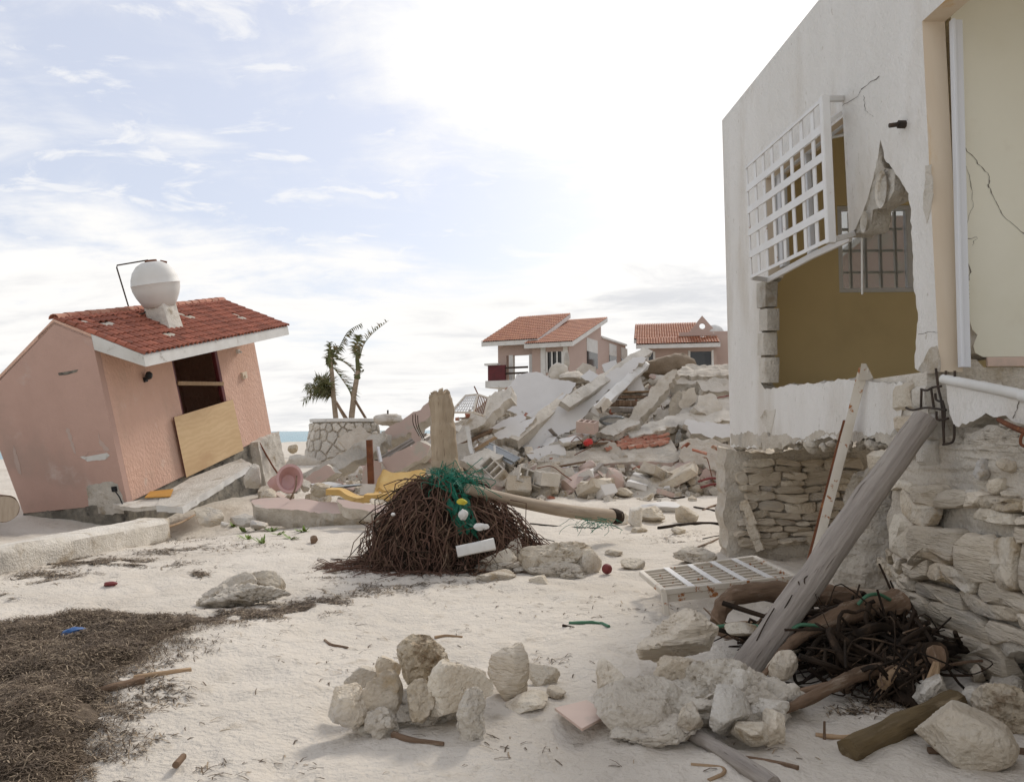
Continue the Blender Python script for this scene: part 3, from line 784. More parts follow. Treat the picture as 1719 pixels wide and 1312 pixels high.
for poly in courses(3.75, 8.9, .0, 1.2, (.09, .27), (.2, .62), 23, .055):
    cx = sum(p[0] for p in poly)/len(poly); cy = sum(p[1] for p in poly)/len(poly)
    if not inside((cx, cy), npoly): continue
    poly = [(x, min(y, 1.2)) for x, y in poly]
    if nz(cx*5, cy*5, 3.3) > .33: k += 1; continue
    obj('stone', stone_face(poly, nmap, .055+.07*nz(k*1.7, 2.), 90+k, .002+.014*abs(nz(k*2.3, 7.)), rings=((1., -.9), (1.0, .35), (.95, .75), (.80, .95), (.45, 1.0))), (m_lime, m_strata, m_lime, m_strata, m_coral)[k % 5] if k % 7 else m_strata, wh, smooth=38); k += 1
for k, (px, py, w, h) in enumerate(((1652, 790, .13, .16), (1690, 782, .12, .10), (1676, 815, .12, .14), (1640, 826, .16, .06), (1700, 830, .14, .07))):
    p = wl(px, py, .03); obj('stone', xf(rock(200+k, (.14, w, h), 3, 8), p), m_lime, wh)
# rough footing lump facing the gap
LN = V((-.5, -.866, .06)).normalized(); l0 = at(1455, 900, 6.75)
lp = [(1434, 792), (1472, 784), (1520, 790), (1520, 900), (1500, 960), (1520, 1030), (1450, 1014), (1408, 1000), (1392, 968), (1424, 880), (1420, 830)]
j, _ = jagged([hit(*q, l0, LN) for q in lp], .06, .03, 8)
roughen(obj('footing_lump', prism(j, -LN*.6, mf=0, ms=0), m_mortar, wh), .06, .07, 4)
rp = [(1508, 640), (1590, 640), (1612, 735), (1580, 790), (1535, 800), (1500, 800), (1470, 790), (1500, 740), (1512, 700)]
j, _ = jagged([wl(*q, -.07) for q in rp], .06, .02, 9)
roughen(obj('broken_pier', prism(j, -WN*.4, mf=0, ms=0), m_mortar, wh), .06, .05, 5)
for k, (px, py, w, h) in enumerate(((1530, 668, .26, .22), (1558, 668, .16, .2), (1536, 710, .3, .15), (1577, 715, .16, .2), (1532, 745, .3, .16), (1572, 760, .24, .2), (1490, 775, .3, .16))):
    p = wl(px, py, -.05); obj('stone', bar(p-WD*w/2, p+WD*w/2, .16, h, n=4, amp=.03, seed=k+3, bev=.25), m_conc if k % 2 else m_lime, wh)

# house glimpsed through the far window
nb = thing('neighbour_house', at(1470, 500, 16.5), 'pale sloping roofed house seen through the window in the white house', 'house')
obj('wall', prism([at(*q, 16.5) for q in ((1360, 560), (1360, 470), (1412, 425), (1490, 362), (1640, 362), (1640, 560))], V((1.2, 5, 0)), mf=0, ms=0), m_pinkr, nb, smooth=0)
obj('parapet', bar(at(1405, 432, 16.45), at(1490, 361, 16.45), .2, .12), m_trim, nb)

# ================================================================== TILTED PINK HOUSE (left)
from mathutils import Euler
HO = V((-7.5223, 15.6, .2768)); HM = Matrix.Translation(HO) @ Euler((-.0982, -.2117, 1.4079)).to_matrix().to_4x4(); HI = HM.inverted(); H3 = HM.to_3x3()
L_, D_, H_, YR, HR, EV, ZE, FH = 6.219, 2.33, 3.1477, .7173, 3.6536, .9906, 2.7552, .2254
def hl(px, py, p, n): return HI @ hit(px, py, HM @ V(p), H3 @ V(n))       # pixel -> house-local point on a local plane
def fac(px, py, y=0.): return hl(px, py, (0, y, 0), (0, 1, 0))
def gab(px, py, x=0.): return hl(px, py, (x, 0, 0), (1, 0, 0))
SL = (HR-ZE)/(YR+EV)
def roofp(px, py, lift=0.): return hl(px, py, (0, YR, HR+lift), (0, -SL, 1))
ph = thing('pink_house', HO, 'small pink house tilted over on the beach with a red tiled roof', 'house', mat=HM)
def hobj(name, g, m, parent=None, **k): return obj(name, g, m, parent or ph, local=True, **k)
def rz(y): return HR-SL*(YR-y) if y < YR else HR-.64*(y-YR)
wt = .15
gp_ = [V((0, 0, -.05)), V((0, 0, rz(0)-.05)), V((0, YR, HR-.05)), V((0, 1.1, rz(1.1)-.02)), V((0, 1.15, rz(1.15)-.07)), V((0, D_+.35, rz(D_+.35)-.05)), V((0, D_, -.05))]
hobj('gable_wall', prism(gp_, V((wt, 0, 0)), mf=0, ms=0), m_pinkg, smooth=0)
hobj('far_gable_wall', prism([p+V((L_-wt, 0, 0)) for p in gp_], V((wt, 0, 0)), mf=0, ms=0), m_pink, smooth=0)
d0, d1 = fac(297, 606), fac(364, 593); d2, d3 = fac(399, 772), fac(319, 800)
dx0, dx1 = (d0.x+d3.x)/2, (d1.x+d2.x)/2; dz1, dz0 = 2.62, .02
top = rz(0)-.08
g = G()
for a, b, c, d in ((wt+.003, dx0, -.05, top), (dx1, L_-wt-.003, -.05, top), (dx0, dx1, dz1, top), (dx0, dx1, -.05, dz0)):
    g.add(box(((a+b)/2, wt/2, (c+d)/2), (b-a, wt, d-c)))
bm = bmesh.new(); me_ = mesh_of(g, m_pink, 0); bm.from_mesh(me_); bmesh.ops.remove_doubles(bm, verts=bm.verts, dist=.001)
hobj('front_wall', ([v.co.copy() for v in bm.verts], [tuple(v.index for v in f.verts) for f in bm.faces]), m_pink, smooth=0); bm.free()
hobj('back_wall', box((L_/2, D_-.05, 1.2), (L_-2*wt-.01, .1, 2.5)), m_pink)
hobj('floor', box((L_/2, D_/2, -.1), (L_-.32, D_-.3, .1)), m_dark)
# footing: dark stained block under the house
fb = hobj('footing', box((L_/2+.02, D_/2+.03, -1.1), (L_+.02, D_-.02, 2.1)), [m_dark])
roughen(fb, .22, .05, 3., seed=3)
roughen(hobj('footing', box((L_-.55, -.05, -.62), (1.25, .3, 1.2)), [m_conc]), .15, .04, 3., seed=5)
# roof
def strip(y0, y1, t): return [V((0, y0, rz(y0))), V((0, y1, rz(y1))), V((0, y1, rz(y1)-t)), V((0, y0, rz(y0)-t))]
hobj('roof_deck', prism(strip(0, YR, .10), V((L_+.05, 0, 0)), mf=0, ms=0), m_pink, smooth=0)
hobj('roof_deck', prism(strip(YR+.001, D_+.4, .10), V((L_+.0, 0, 0)), mf=0, ms=0), m_pink, smooth=0)
hobj('fascia', prism([V((0, -EV, ZE)), V((0, -.004, rz(-.004))), V((0, -.004, rz(-.004)-.30)), V((0, -EV, ZE-FH))], V((L_+.06, 0, 0)), mf=0, ms=0), m_trim, smooth=0)
NC, NR = 38, 9
pitch = (L_+.1)/NC; slen = math.hypot(YR+EV, HR-ZE); rl = slen/NR
ang = math.atan2(HR-ZE, YR+EV)
def tile_vf(L, r0, r1, k=6, t=.014):
    v = []; f = []
    for (y, r) in ((0, r0), (L, r1)):
        for s in (0, -t):
            for i in range(k+1):
                a = math.pi*i/k; v.append(V(((r+s)*math.cos(a), y, (r+s)*math.sin(a)*.85)))
    n = k+1
    for i in range(k):
        f += [(i, i+1, 2*n+i+1, 2*n+i), (n+i+1, n+i, 3*n+i, 3*n+i+1), (i+1, i, n+i, n+i+1), (2*n+i, 2*n+i+1, 3*n+i+1, 3*n+i)]
    return v, f
tme = mesh_of(tile_vf(rl*1.18, pitch*.50, pitch*.42), m_tile, 50, 'roof_tile')
gaps = {(6, 4), (6, 5), (2, 9), (2, 10), (5, 20), (6, 20), (5, 21), (3, 30), (3, 31), (4, 31), (7, 2)}
rnd = random.Random(1); rest = G(); cnt = 0
pc = roofp(272, 534)
order = []
for r in range(NR):
    for c in range(NC): order.append((r, c))
order.sort(key=lambda q: q[1])
for r, c in order:
    x = (c+.5)*pitch; s = r*rl-.03
    y = -EV+s*math.cos(ang); z = ZE+s*math.sin(ang)
    if abs(x-pc.x-.02) < .27 and pc.y-.30 < y < pc.y+.12: continue
    M = Matrix.Translation(V((x+rnd.uniform(-.006, .006), y, z+.012+rnd.uniform(0, .008)))) @ Euler((ang-.05, 0, rnd.uniform(-.035, .035))).to_matrix().to_4x4()
    if (r, c) in gaps:
        hobj('mortar_bed', xf(rock(r*50+c, (pitch*1.1, rl*1.1, .06), 2, 4), M @ V((0, rl/2, .02)), (ang, 0, 0)), m_mortar); continue
    if cnt < 300: inst('roof_tile', tme, M, ph); cnt += 1
    else:
        vf = tile_vf(rl*1.18, pitch*.5, pitch*.42); rest.add(([M @ a for a in vf[0]], vf[1]))
tag(hobj('roof_tiles', rest, m_tile, smooth=50), kind='stuff')
rme = mesh_of(tile_vf(.36, .115, .10, 6), m_tilep, 50, 'ridge_tile')
for k in range(20):
    inst('ridge_tile', rme, Matrix.Translation(V((.02+k*.312, YR, HR-.0+rnd.uniform(0, .015)))) @ Euler((0, .03, -math.pi/2)).to_matrix().to_4x4() @ Matrix.Translation(V((0, 0, 0))), ph)
# door
fx = d1.x
df = hobj('door_frame', G().add(bar((dx1-.05, .04, 0), (dx1-.05, .04, dz1), .10, .13)).add(bar((dx0+.03, .05, 0), (dx0+.03, .05, dz1), .06, .12)), m_maroon)
hobj('inner_frame', bar((dx0+.22, .16, .4), (dx0+.22, .16, dz1), .05, .06), m_trim, df)
hobj('crossbar', bar(fac(299, 643, -.03), fac(375, 644, -.03), .03, .09, up=H3 @ V((0, 0, 1))), m_plank)
b = [fac(*q, -.08) for q in ((292, 700), (391, 670), (409, 755), (313, 801))]
hobj('plywood_board', prism(b, V((0, .02, 0)), mf=0, ms=1), [m_ply, m_maroon], smooth=0)
# wall fittings
w0 = fac(242, 633)
hobj('wall_lamp', G().add(lathe([(.001, -.06), (.075, -.055), (.09, 0), (.06, .05), (.001, .06)], 12, Matrix.Translation(w0+V((.0, -.12, .02))) @ Euler((1.9, 0, .3)).to_matrix().to_4x4())).add(bar(w0+V((0, 0, -.05)), w0+V((0, -.1, -.02)), .05, .05)).add(box(w0+V((0, -.02, -.05)), (.10, .04, .10))), m_black)
w0 = fac(408, 630); hobj('meter_box', G().add(box(w0+V((0, -.03, 0)), (.22, .06, .17))).add(box(w0+V((0, -.075, -.02)), (.09, .03, .06))), m_beige)
w0 = fac(398, 590); hobj('wall_fitting', G().add(box(w0+V((0, -.03, 0)), (.12, .06, .10))).add(tube([w0+V((0, -.05, 0)), w0+V((0, -.12, -.03))], .025, 8)), m_trim)
hobj('wall_slot', prism([gab(*q, -.004) for q in ((97, 626), (131, 620), (129, 624), (112, 629), (99, 630))], V((.01, 0, 0)), mf=0, ms=0), m_dark, smooth=0)
def gpatch(name, pts, m, seed): 
    j, _ = jagged([gab(*q, -.005) for q in pts], .05, .03, seed)
    hobj(name, prism(j, V((.012, 0, 0)), mf=0, ms=0), m, smooth=30)
gpatch('bare_patch', [(146, 816), (180, 808), (197, 812), (208, 846), (208, 862), (150, 862)], m_conc, 3)
gpatch('paint_scar', [(130, 768), (150, 758), (175, 757), (184, 764), (178, 770), (150, 774)], m_trim, 4)
gpatch('paint_scar', [(112, 718), (120, 730), (128, 762), (124, 760), (116, 738)], m_pinkr, 5)
gpatch('paint_scar', [(164, 722), (170, 740), (184, 756), (178, 757), (166, 742)], m_pinkr, 6)
gpatch('paint_scar', [(22, 746), (30, 770), (36, 796), (31, 794), (24, 770)], m_pinkr, 7)
s0 = gab(193, 820); hobj('socket', G().add(box(s0+V((-.02, 0, 0)), (.04, .10, .10))).add(tube(curve([s0+V((-.03, 0, 0)), s0+V((-.12, -.14, -.12)), s0+V((-.1, -.3, -.42)), s0+V((.4, -.75, -.48)), s0+V((1.1, -.75, -.4))], 6), .013, 6)), m_black)
# porch slab along the front
def pslab(pts, z, t, m, name, seed):
    j, _ = jagged([hl(*q, (0, 0, z), (0, 0, 1)) for q in pts], .12, .02, seed)
    return hobj(name, prism(j, V((0, 0, -t)), rough=.02, rows=2, mf=0, ms=1), m, smooth=30)
pslab([(268, 832), (318, 802), (405, 769), (423, 778), (306, 851), (262, 848)], .0, .12, [m_conc, m_trim], 'porch_slab', 3)
pslab([(188, 846), (240, 838), (268, 838), (264, 848), (228, 852)], -.02, .08, [m_conc, m_conc], 'porch_slab', 5)
o = obj('ochre_board', prism([HM @ hl(*q, (0, 0, .035), (0, 0, 1)) for q in ((243, 834), (252, 824), (291, 820), (286, 832))], V((0, 0, -.02)), mf=0, ms=0), m_ochre, label='small ochre yellow board lying on the porch of the pink house', cat='board', smooth=0)
obj('cable', tube(curve([HM @ fac(435, 742, -.16), HM @ fac(448, 765, -.25), HM @ fac(458, 782, -.35), HM @ fac(468, 797, -.5)], 6), .022, 6), m_rust, label='rusty orange cable hanging down the end of the pink house footing', cat='cable')
# tank
pr = HM @ roofp(281, 549); tc_ = at(261, 477, pr.y+.1)
zx = (H3 @ V((0, 0, 1))).normalized()
tk = thing('water_tank', pr, 'white bulb shaped water tank on a concrete plinth on the tilted roof', 'tank')
TM = Matrix.Translation(tc_) @ (H3.to_4x4())
s = .90
obj('tank_shell', lathe([(.12*s, .535*s), (.22*s, .53*s), (.36*s, .45*s), (.47*s, .31*s), (.53*s, .15*s), (.552*s, .012), (.563*s, .0), (.552*s, -.012), (.54*s, -.13*s), (.49*s, -.28*s), (.42*s, -.42*s), (.35*s, -.54*s), (.3*s, -.56*s)], 32, TM), m_tank, tk)
obj('tank_lid', G().add(lathe([(.001, .53), (.12, .525), (.13, .47), (.12, .44)], 20, TM)).add(bar(TM @ V((.16, -.12, .48)), TM @ V((.26, -.2, .44)), .06, .05)), m_rust, tk)
p1 = tc_-zx*.5; p0 = V(pr)-zx*.25
axx = (H3 @ V((1, 0, 0))).normalized()
obj('plinth', bar(p0, p1+zx*.05, .50, .46, up=axx, n=6, amp=.012, bev=.05), m_conc, tk)
obj('overflow_pipe', tube([TM @ V((-.02, .05, .53)), TM @ V((-.05, .78, .52)), TM @ V((-.05, .8, .47)), TM @ V((-.12, .62, -.85)), TM @ V((-.25, .1, -.9))], .016, 6), m_iron, tk)
obj('feed_pipe', tube(curve([TM @ V((-.1, .62, -.86)), TM @ V((-.3, .55, -.66)), TM @ V((-.3, .3, -.60)), TM @ V((-.1, .05, -.5))], 5), .022, 6), m_iron, tk)

# ================================================================== STONE PLANTER + PALMS
PYD = 30.
pl = thing('stone_planter', at(577, 785, PYD), 'round dry stone planter with a white rim holding three young palms', 'planter')
pc = at(580, 742, PYD+1.35); zt = at(580, 703, PYD).z; zb = at(580, 800, PYD).z-.3
rt, rb_ = 1.28, 1.72
def pmap(a, t, d):
    r = rb_+(rt-rb_)*((t-zb)/(zt-zb))**.7+d
    th = -math.pi/2+a/1.5; return V((pc.x+r*math.cos(th), pc.y+r*math.sin(th), t))
obj('core', lathe([(rb_-.03, zb), (rt+.2, zb+(zt-zb)*.4), (rt-.02, zt-.1), (.1, zt-.1)], 40, Matrix.Translation(V((pc.x, pc.y, 0)))), m_mortar, pl)
k = 0
for poly in cells(-2.2, 2.2, zb+.2, zt-.12, 11, 6, 5, .4):
    obj('stone', stone_face(poly, pmap, .07, 300+k, .025), (m_lime, m_strata, m_coral)[k % 3] if poly[0][1] < zb+1.1 else m_conc, pl, smooth=35); k += 1
obj('rim', lathe([(rt-.4, zt-.1), (rt+.09, zt-.1), (rt+.10, zt+.01), (rt+.06, zt+.03), (rt-.4, zt+.03)], 40, Matrix.Translation(V((pc.x, pc.y, 0)))), m_trim, pl)
obj('soil', lathe([(.1, zt-.02), (rt-.38, zt-.02), (rt-.38, zt-.06), (.1, zt-.06)], 20, Matrix.Translation(V((pc.x, pc.y, 0)))), m_sand, pl)
roughen(obj('fallen_spill', xf(rock(77, (2.2, 1.3, 1.3), 3, 8), at(510, 792, PYD-.6)), m_mortar, pl), .15, .06)
def frond(par, pts, w, n, seed, side=0, droop=.6, name='frond'):
    P = curve(pts, 8); g = G().add(tube(P, [.022, .006], 5)); rnd = random.Random(seed)
    for i in range(n):
        t = (i+.5)/n; q = P[int(t*(len(P)-1))]; d = (P[min(len(P)-1, int(t*(len(P)-1))+1)]-q)
        d = d.normalized() if d.length > 0 else V((1, 0, 0))
        for sgn in ((-1, 1) if side == 0 else (side,)):
            y = V((0, 1, 0)); sv = d.cross(y).normalized()*sgn*(1 if side else .5)+y*rnd.uniform(-.7, .7)+V((0, 0, -droop*rnd.uniform(.2, 1.1)))+d*.5
            ll = w*rnd.uniform(.5, 1.1)*(1-.5*abs(t-.35)); e = q+sv.normalized()*ll; m_ = q+(e-q)*.5+V((0, 0, .03)); u = d*.022
            g.v += [q-u, q+u, m_+u*.8, m_-u*.8, e]; b = len(g.v)-5; g.f += [(b, b+1, b+2, b+3), (b+3, b+2, b+4)]; g.m += [0, 0]
    obj(name, g, m_frond, par, smooth=0)
A_ = lambda px, py, dy=0: at(px, py, pc.y+dy)
def trunk(par, pts, r):
    P = [A_(*q) for q in pts]; C = curve(P, 8)
    obj('trunk', tube(C, [r[0]+(r[1]-r[0])*i/(len(C)-1) for i in range(len(C))], 10, .08), m_ptrunk, par)
p1 = thing('palm_tree', A_(562, 702), 'young palm on the planter with a torn crown, leaning slightly left', 'palm tree', 'young palms in the stone planter')
trunk(p1, ((564, 704), (560, 665), (557, 625), (555, 600)), (.105, .075))
obj('crown', tube(curve([A_(556, 618), A_(554, 600), A_(554, 585), A_(552, 578)], 4), [.08, .10, .09, .11, .09, .08, .07, .06, .05, .04, .04, .03, .02], 8, .45), m_frond, p1)
frond(p1, [A_(562, 598), A_(572, 578), A_(585, 556), A_(608, 542)], .36, 54, 1, -1, 1.0)
frond(p1, [A_(562, 602), A_(575, 606), A_(588, 616), A_(596, 626)], .36, 34, 2, 1, 1.0)
frond(p1, [A_(560, 617), A_(570, 630), A_(582, 648), A_(588, 660), A_(590, 672)], .6, 50, 3, 1, .8)
for k, (x, y) in enumerate(((565, 580), (547, 602), (553, 574), (548, 612), (564, 612))): frond(p1, [A_(556, 600), A_((556+x)/2, (598+y)/2), A_(x, y)], .34, 18, 10+k)
p2 = thing('palm_tree', A_(592, 702), 'taller young palm on the planter leaning right with one long bent frond', 'palm tree', 'young palms in the stone planter')
trunk(p2, ((590, 704), (594, 665), (598, 640), (601, 622)), (.12, .085))
obj('crown', tube(curve([A_(600, 636), A_(601, 625), A_(600, 605), A_(599, 590)], 4), [.11, .14, .12, .09, .08, .08, .08, .08, .08, .07, .06, .04, .02], 8, .35), m_frond, p2)
frond(p2, [A_(604, 602), A_(610, 580), A_(625, 560), A_(652, 538)], .34, 58, 4, 1, 1.0)
frond(p2, [A_(599, 598), A_(597, 585), A_(600, 572), A_(602, 562)], .42, 44, 5, 0, .6)
for k, (x, y) in enumerate(((611, 622), (607, 610), (594, 630), (606, 616))): frond(p2, [A_(601, 628), A_((601+x)/2, (624+y)/2), A_(x, y)], .15, 6, 20+k)
p3 = thing('palm_tree', A_(552, 702, .6), 'low bushy young palm behind the leftmost trunk on the planter', 'palm tree', 'young palms in the stone planter')
obj('trunk', tube(curve([A_(580, 702, .5), A_(566, 678, .5), A_(556, 664, .5)], 5), [.07, .06], 8), m_ptrunk, p3)
for k, (x, y) in enumerate(((530, 632), (512, 648), (520, 660), (508, 673), (526, 641), (545, 628), (538, 636), (516, 654), (528, 652), (534, 662), (556, 640))):
    frond(p3, [A_(556, 662, .5), A_((556+x)/2, (654+y)/2-3, .5-.1*k % 3), A_(x, y, .5-.15*(k % 4))], .5, 36, 30+k, 0, .5)
obj('prop_post', bar(A_(596, 672, -.3), A_(614, 702, -.3), .11, .09), m_woodb, label='short timber prop leaning on the right palm of the planter', cat='post')
obj('prop_post', bar(A_(565, 676, -.2), A_(583, 703, -.2), .09, .08), m_woodb, label='thin timber prop between the two palm trunks on the planter', cat='post')

# ================================================================== COLLAPSED BUILDING (middle)
def cen(pts): return sum(p[0] for p in pts)/len(pts), sum(p[1] for p in pts)/len(pts)
def slab(name, label, cat, pts, n, th, Y=None, off=.35, front=None, edge=None, step=.085, amp=.05, seed=0, group=None, rough=.05, rows=3, back=None, keep=None):
    cx, cy = cen(pts); n = V(n).normalized()
    p0 = at(cx, cy, Y if Y else min(27.5, onheap(cx, cy).y-off))
    j, _ = jagged([hit(*q, p0, n) for q in pts], step, amp, seed, keep=keep)
    return obj(name, prism(j, -n*th, rough=rough, rows=rows, seed=seed, mb=1), [front or m_whitesl, edge or m_conc], label=label, cat=cat, group=group, smooth=30)
def beam(name, label, cat, a, Ya, b, Yb, w, h, m, up=(0, 0, 1), amp=.02, jag=.08, seed=0, n=None, parent=None, **k):
    p, q = at(*a, Ya), at(*b, Yb)
    g = bar(p, q, w, h, up=V(up), n=n or max(2, int((q-p).length/.25)), amp=amp, jag=jag, seed=seed, bev=k.pop('bev', .1), **k)
    return obj(name, g, m, parent, label=label if parent is None else None, cat=cat if parent is None else None, smooth=35, align=(q-p) if m in (m_wood, m_woodb, m_plank) else None)
# --- big flat roof slab with tiles, front right of the pile
MN = V((-.03, -.42, .9)).normalized(); m0 = at(1000, 775, 20.2)
mp_ = [(868, 781), (884, 775), (930, 762), (990, 750), (1040, 735), (1110, 728), (1130, 740), (1142, 768), (1130, 776), (1070, 774), (990, 780), (930, 784), (890, 788)]
rs = thing('roof_slab_fragment', hit(1000, 775, m0, MN), 'long fallen roof slab with a patch of red tiles lying in front of the pile', 'roof slab')
j, _ = jagged([hit(*q, m0, MN) for q in mp_], .16, .05, 3)
obj('deck', prism(j, V((0, .05, -.40)), rough=.10, rows=4, seed=4, mb=1), [m_mortar, m_pinkr], rs, smooth=30)
FX = V((1, 0, 0)); FYv = MN.cross(FX).normalized(); FXv = FYv.cross(MN)
tm2 = mesh_of(tile_vf(.36, .075, .062, 6), m_tilep, 50, 'clay_tile')
rnd = random.Random(12)
t0 = hit(1010, 756, m0, MN)
for r in range(6):
    for c in range(8):
        px = 1016+r*9+c*12.5-r*2.5; py = 757-r*4.2-c*1.1+r*.4
        if rnd.random() < .10 or px > 1108: continue
        q = hit(px, py, m0, MN)+MN*.03
        M = Matrix((( -FYv.x*0+FXv.x, FYv.x, MN.x, q.x), (FXv.y, FYv.y, MN.y, q.y), (FXv.z, FYv.z, MN.z, q.z), (0, 0, 0, 1))) @ Euler((rnd.uniform(-.08, .08), rnd.uniform(-.05, .05), -1.15+rnd.uniform(-.12, .12))).to_matrix().to_4x4()
        inst('clay_tile', tm2, ROOT[rs.name].inverted() @ M, rs)
slab('roof_slab_fragment', 'broken end of the tiled roof slab, bent down behind the white house corner', 'roof slab', [(1140, 742), (1170, 733), (1235, 748), (1240, 805), (1222, 800), (1190, 788), (1165, 778), (1143, 770)], (-.2, -.7, .68), .35, 19.6, front=m_mortar, seed=8, amp=.06)
slab('roof_slab_fragment', 'upper roof slab behind the tiled one, dusty grey and flat', 'roof slab', [(1020, 738), (1060, 716), (1110, 705), (1180, 690), (1235, 695), (1235, 742), (1170, 728), (1110, 730), (1060, 738)], (0, -.45, .9), .3, 22.0, front=m_mortar, seed=9, amp=.08)
for k, (px, py) in enumerate(((1186, 763), (1212, 757), (1148, 752))):
    q = at(px, py, 19.3); inst('clay_tile', tm2, Matrix.Translation(q) @ Euler((.3, .2, 1.3+k)).to_matrix().to_4x4(), None, ('middle red clay tile lying on the bent end of the roof slab', 'red clay tile nearest the white house corner on the roof slab', 'red clay tile at the crack beside the upright bottle')[k], 'roof tile', 'loose clay tiles near the white house corner')
for o in [q for q in sc.objects if q.name.startswith('roof_slab') and q.type == 'MESH']: roughen(o, .16, .05, 2.6, 4)
roughen([c for c in rs.children if c.name.startswith('deck')][0], .16, .045, 2.6, 4)
# --- white slabs
slab('white_slab_fragment', 'big smooth white slab standing at the top left of the rubble pile', 'slab', [(868, 627), (905, 625), (926, 636), (967, 642), (960, 656), (942, 670), (916, 682), (893, 692), (872, 698), (848, 688), (833, 680), (850, 655)], (-.2, -.8, .56), .16, 24.5, seed=1, amp=.04)
slab('white_slab_fragment', 'small white slab piece with a cracked right side under the big smooth slab', 'slab', [(820, 719), (846, 704), (872, 694), (884, 701), (868, 712), (850, 716), (836, 720)], (-.1, -.62, .78), .16, 21.9, seed=2, amp=.04)
slab('white_slab_fragment', 'white slab with a thick broken edge overhanging the grey metal channel', 'slab', [(829, 728), (850, 716), (900, 699), (882, 722), (862, 738), (848, 734), (834, 736)], (-.1, -.62, .78), .34, 21.2, seed=3, amp=.04, edge=m_mortar)
slab('white_slab_fragment', 'narrow white slab sliver between the big smooth slab and the long panel', 'slab', [(883, 697), (915, 680), (950, 659), (943, 670), (903, 699), (892, 701)], (-.1, -.62, .78), .25, 22.4, seed=4, amp=.03, edge=m_mortar)
slab('white_slab_fragment', 'longest white panel sloping down the middle of the pile', 'slab', [(876, 742), (905, 706), (950, 672), (1000, 640), (1062, 600), (1088, 597), (1052, 632), (1010, 668), (988, 690), (976, 708), (948, 726), (918, 744), (898, 756), (884, 758)], (.12, -.8, .58), .2, 22.2, seed=5, amp=.05)
beam('concrete_beam_fragment', 'brownish broken beam running along the left edge of the longest white panel', 'beam', (862, 744), 21.0, (952, 668), 22.9, .34, .26, m_mortar, (-.1, -.62, .78), .05, seed=1)
beam('concrete_beam_fragment', 'pale grey beam lying on top of the longest white panel', 'beam', (948, 682), 21.7, (1086, 590), 24.8, .34, .2, m_conc, (.1, -.8, .6), .03, seed=2)
beam('concrete_beam_fragment', 'white edged beam right of the pale grey one, broken at its low end', 'beam', (1000, 690), 21.6, (1082, 612), 24., .26, .2, m_trim, (.1, -.8, .6), .03, seed=3)
beam('concrete_beam_fragment', 'short broken beam stub below the white edged beam', 'beam', (1006, 688), 21.3, (1020, 672), 21.5, .22, .22, m_mortar, amp=.03, seed=33)
slab('white_slab_fragment', 'white triangular slab wedged above the brown drawers', 'slab', [(1030, 655), (1072, 628), (1082, 652), (1078, 660), (1050, 660)], (.1, -.85, .5), .12, 23.6, seed=6, amp=.03)
slab('white_slab_fragment', 'white square slab fragment near the top of the pile', 'slab', [(1010, 612), (1034, 604), (1040, 622), (1022, 634)], (-.2, -.8, .5), .12, 25.5, seed=7, amp=.03)
slab('white_slab_fragment', 'white slab fragment tilted left at the top of the pile', 'slab', [(974, 632), (990, 620), (1012, 634), (996, 646)], (-.3, -.7, .6), .12, 24.8, seed=8, amp=.03)
slab('white_slab_fragment', 'small white slab lying flat among bricks above the red scrap', 'slab', [(938, 737), (980, 726), (992, 728), (975, 738), (945, 743)], (0, -.5, .85), .12, 20.9, seed=9, amp=.03)
slab('white_slab_fragment', 'upright white slab behind the metal cage, greyish', 'slab', [(765, 745), (790, 738), (795, 776), (768, 790)], (-.2, -.9, .3), .12, 20.4, front=m_conc, seed=10)
# --- diagonal slab with stony edge, and stacked slabs on the right
slab('concrete_slab_fragment', 'long stony slab leaning diagonally right of the brown drawers', 'slab', [(1044, 718), (1048, 704), (1075, 672), (1112, 632), (1136, 620), (1134, 634), (1110, 664), (1080, 698), (1062, 716)], (-.35, -.75, .5), .3, 22.3, front=m_mortar, seed=11, amp=.06)
for k, (pts, Y, lab) in enumerate((([(1128, 628), (1150, 612), (1240, 612), (1240, 628), (1180, 632)], 24.6, 'topmost of the thin slabs stacked beside the white house'),
                                   ([(1126, 644), (1135, 630), (1240, 634), (1240, 646), (1190, 648)], 24.2, 'second slab down in the stack beside the white house'),
                                   ([(1175, 658), (1200, 650), (1240, 652), (1240, 672), (1205, 674)], 23.6, 'lowest thick slab in the stack beside the white house'))):
    slab('concrete_slab_fragment', lab, 'slab', pts, (-.05, -.45, .88), .28, Y, front=m_mortar, seed=20+k, amp=.06, group=None)
for k, (pts, n, Y, lab) in enumerate((([(1122, 700), (1124, 672), (1140, 655), (1150, 662), (1146, 690), (1132, 702)], (-.5, -.8, .3), 22.6, 'tall pale stone slab leaning in the middle of the right pile'),
                                      ([(1140, 680), (1146, 656), (1166, 650), (1168, 674), (1152, 690)], (-.2, -.9, .3), 22.4, 'upright pale stone chunk right of the tall leaning slab'),
                                      ([(1164, 682), (1174, 664), (1196, 660), (1216, 690), (1212, 702), (1192, 700), (1172, 690)], (.3, -.8, .45), 22.0, 'pale curved shell of plaster at the right of the pile'),
                                      ([(1060, 712), (1120, 660), (1126, 672), (1090, 706), (1075, 716)], (.3, -.6, .7), 23.2, 'shadowed grey slab behind the diagonal stony one'))):
    slab('concrete_slab_fragment', lab, 'slab', pts, n, .28, Y, front=m_mortar if k < 2 else m_conc, seed=30+k, amp=.06)
for o in [q for q in sc.objects if q.name.startswith('concrete_slab') and q.type == 'MESH']: roughen(o, .15, .05, 3., 4)
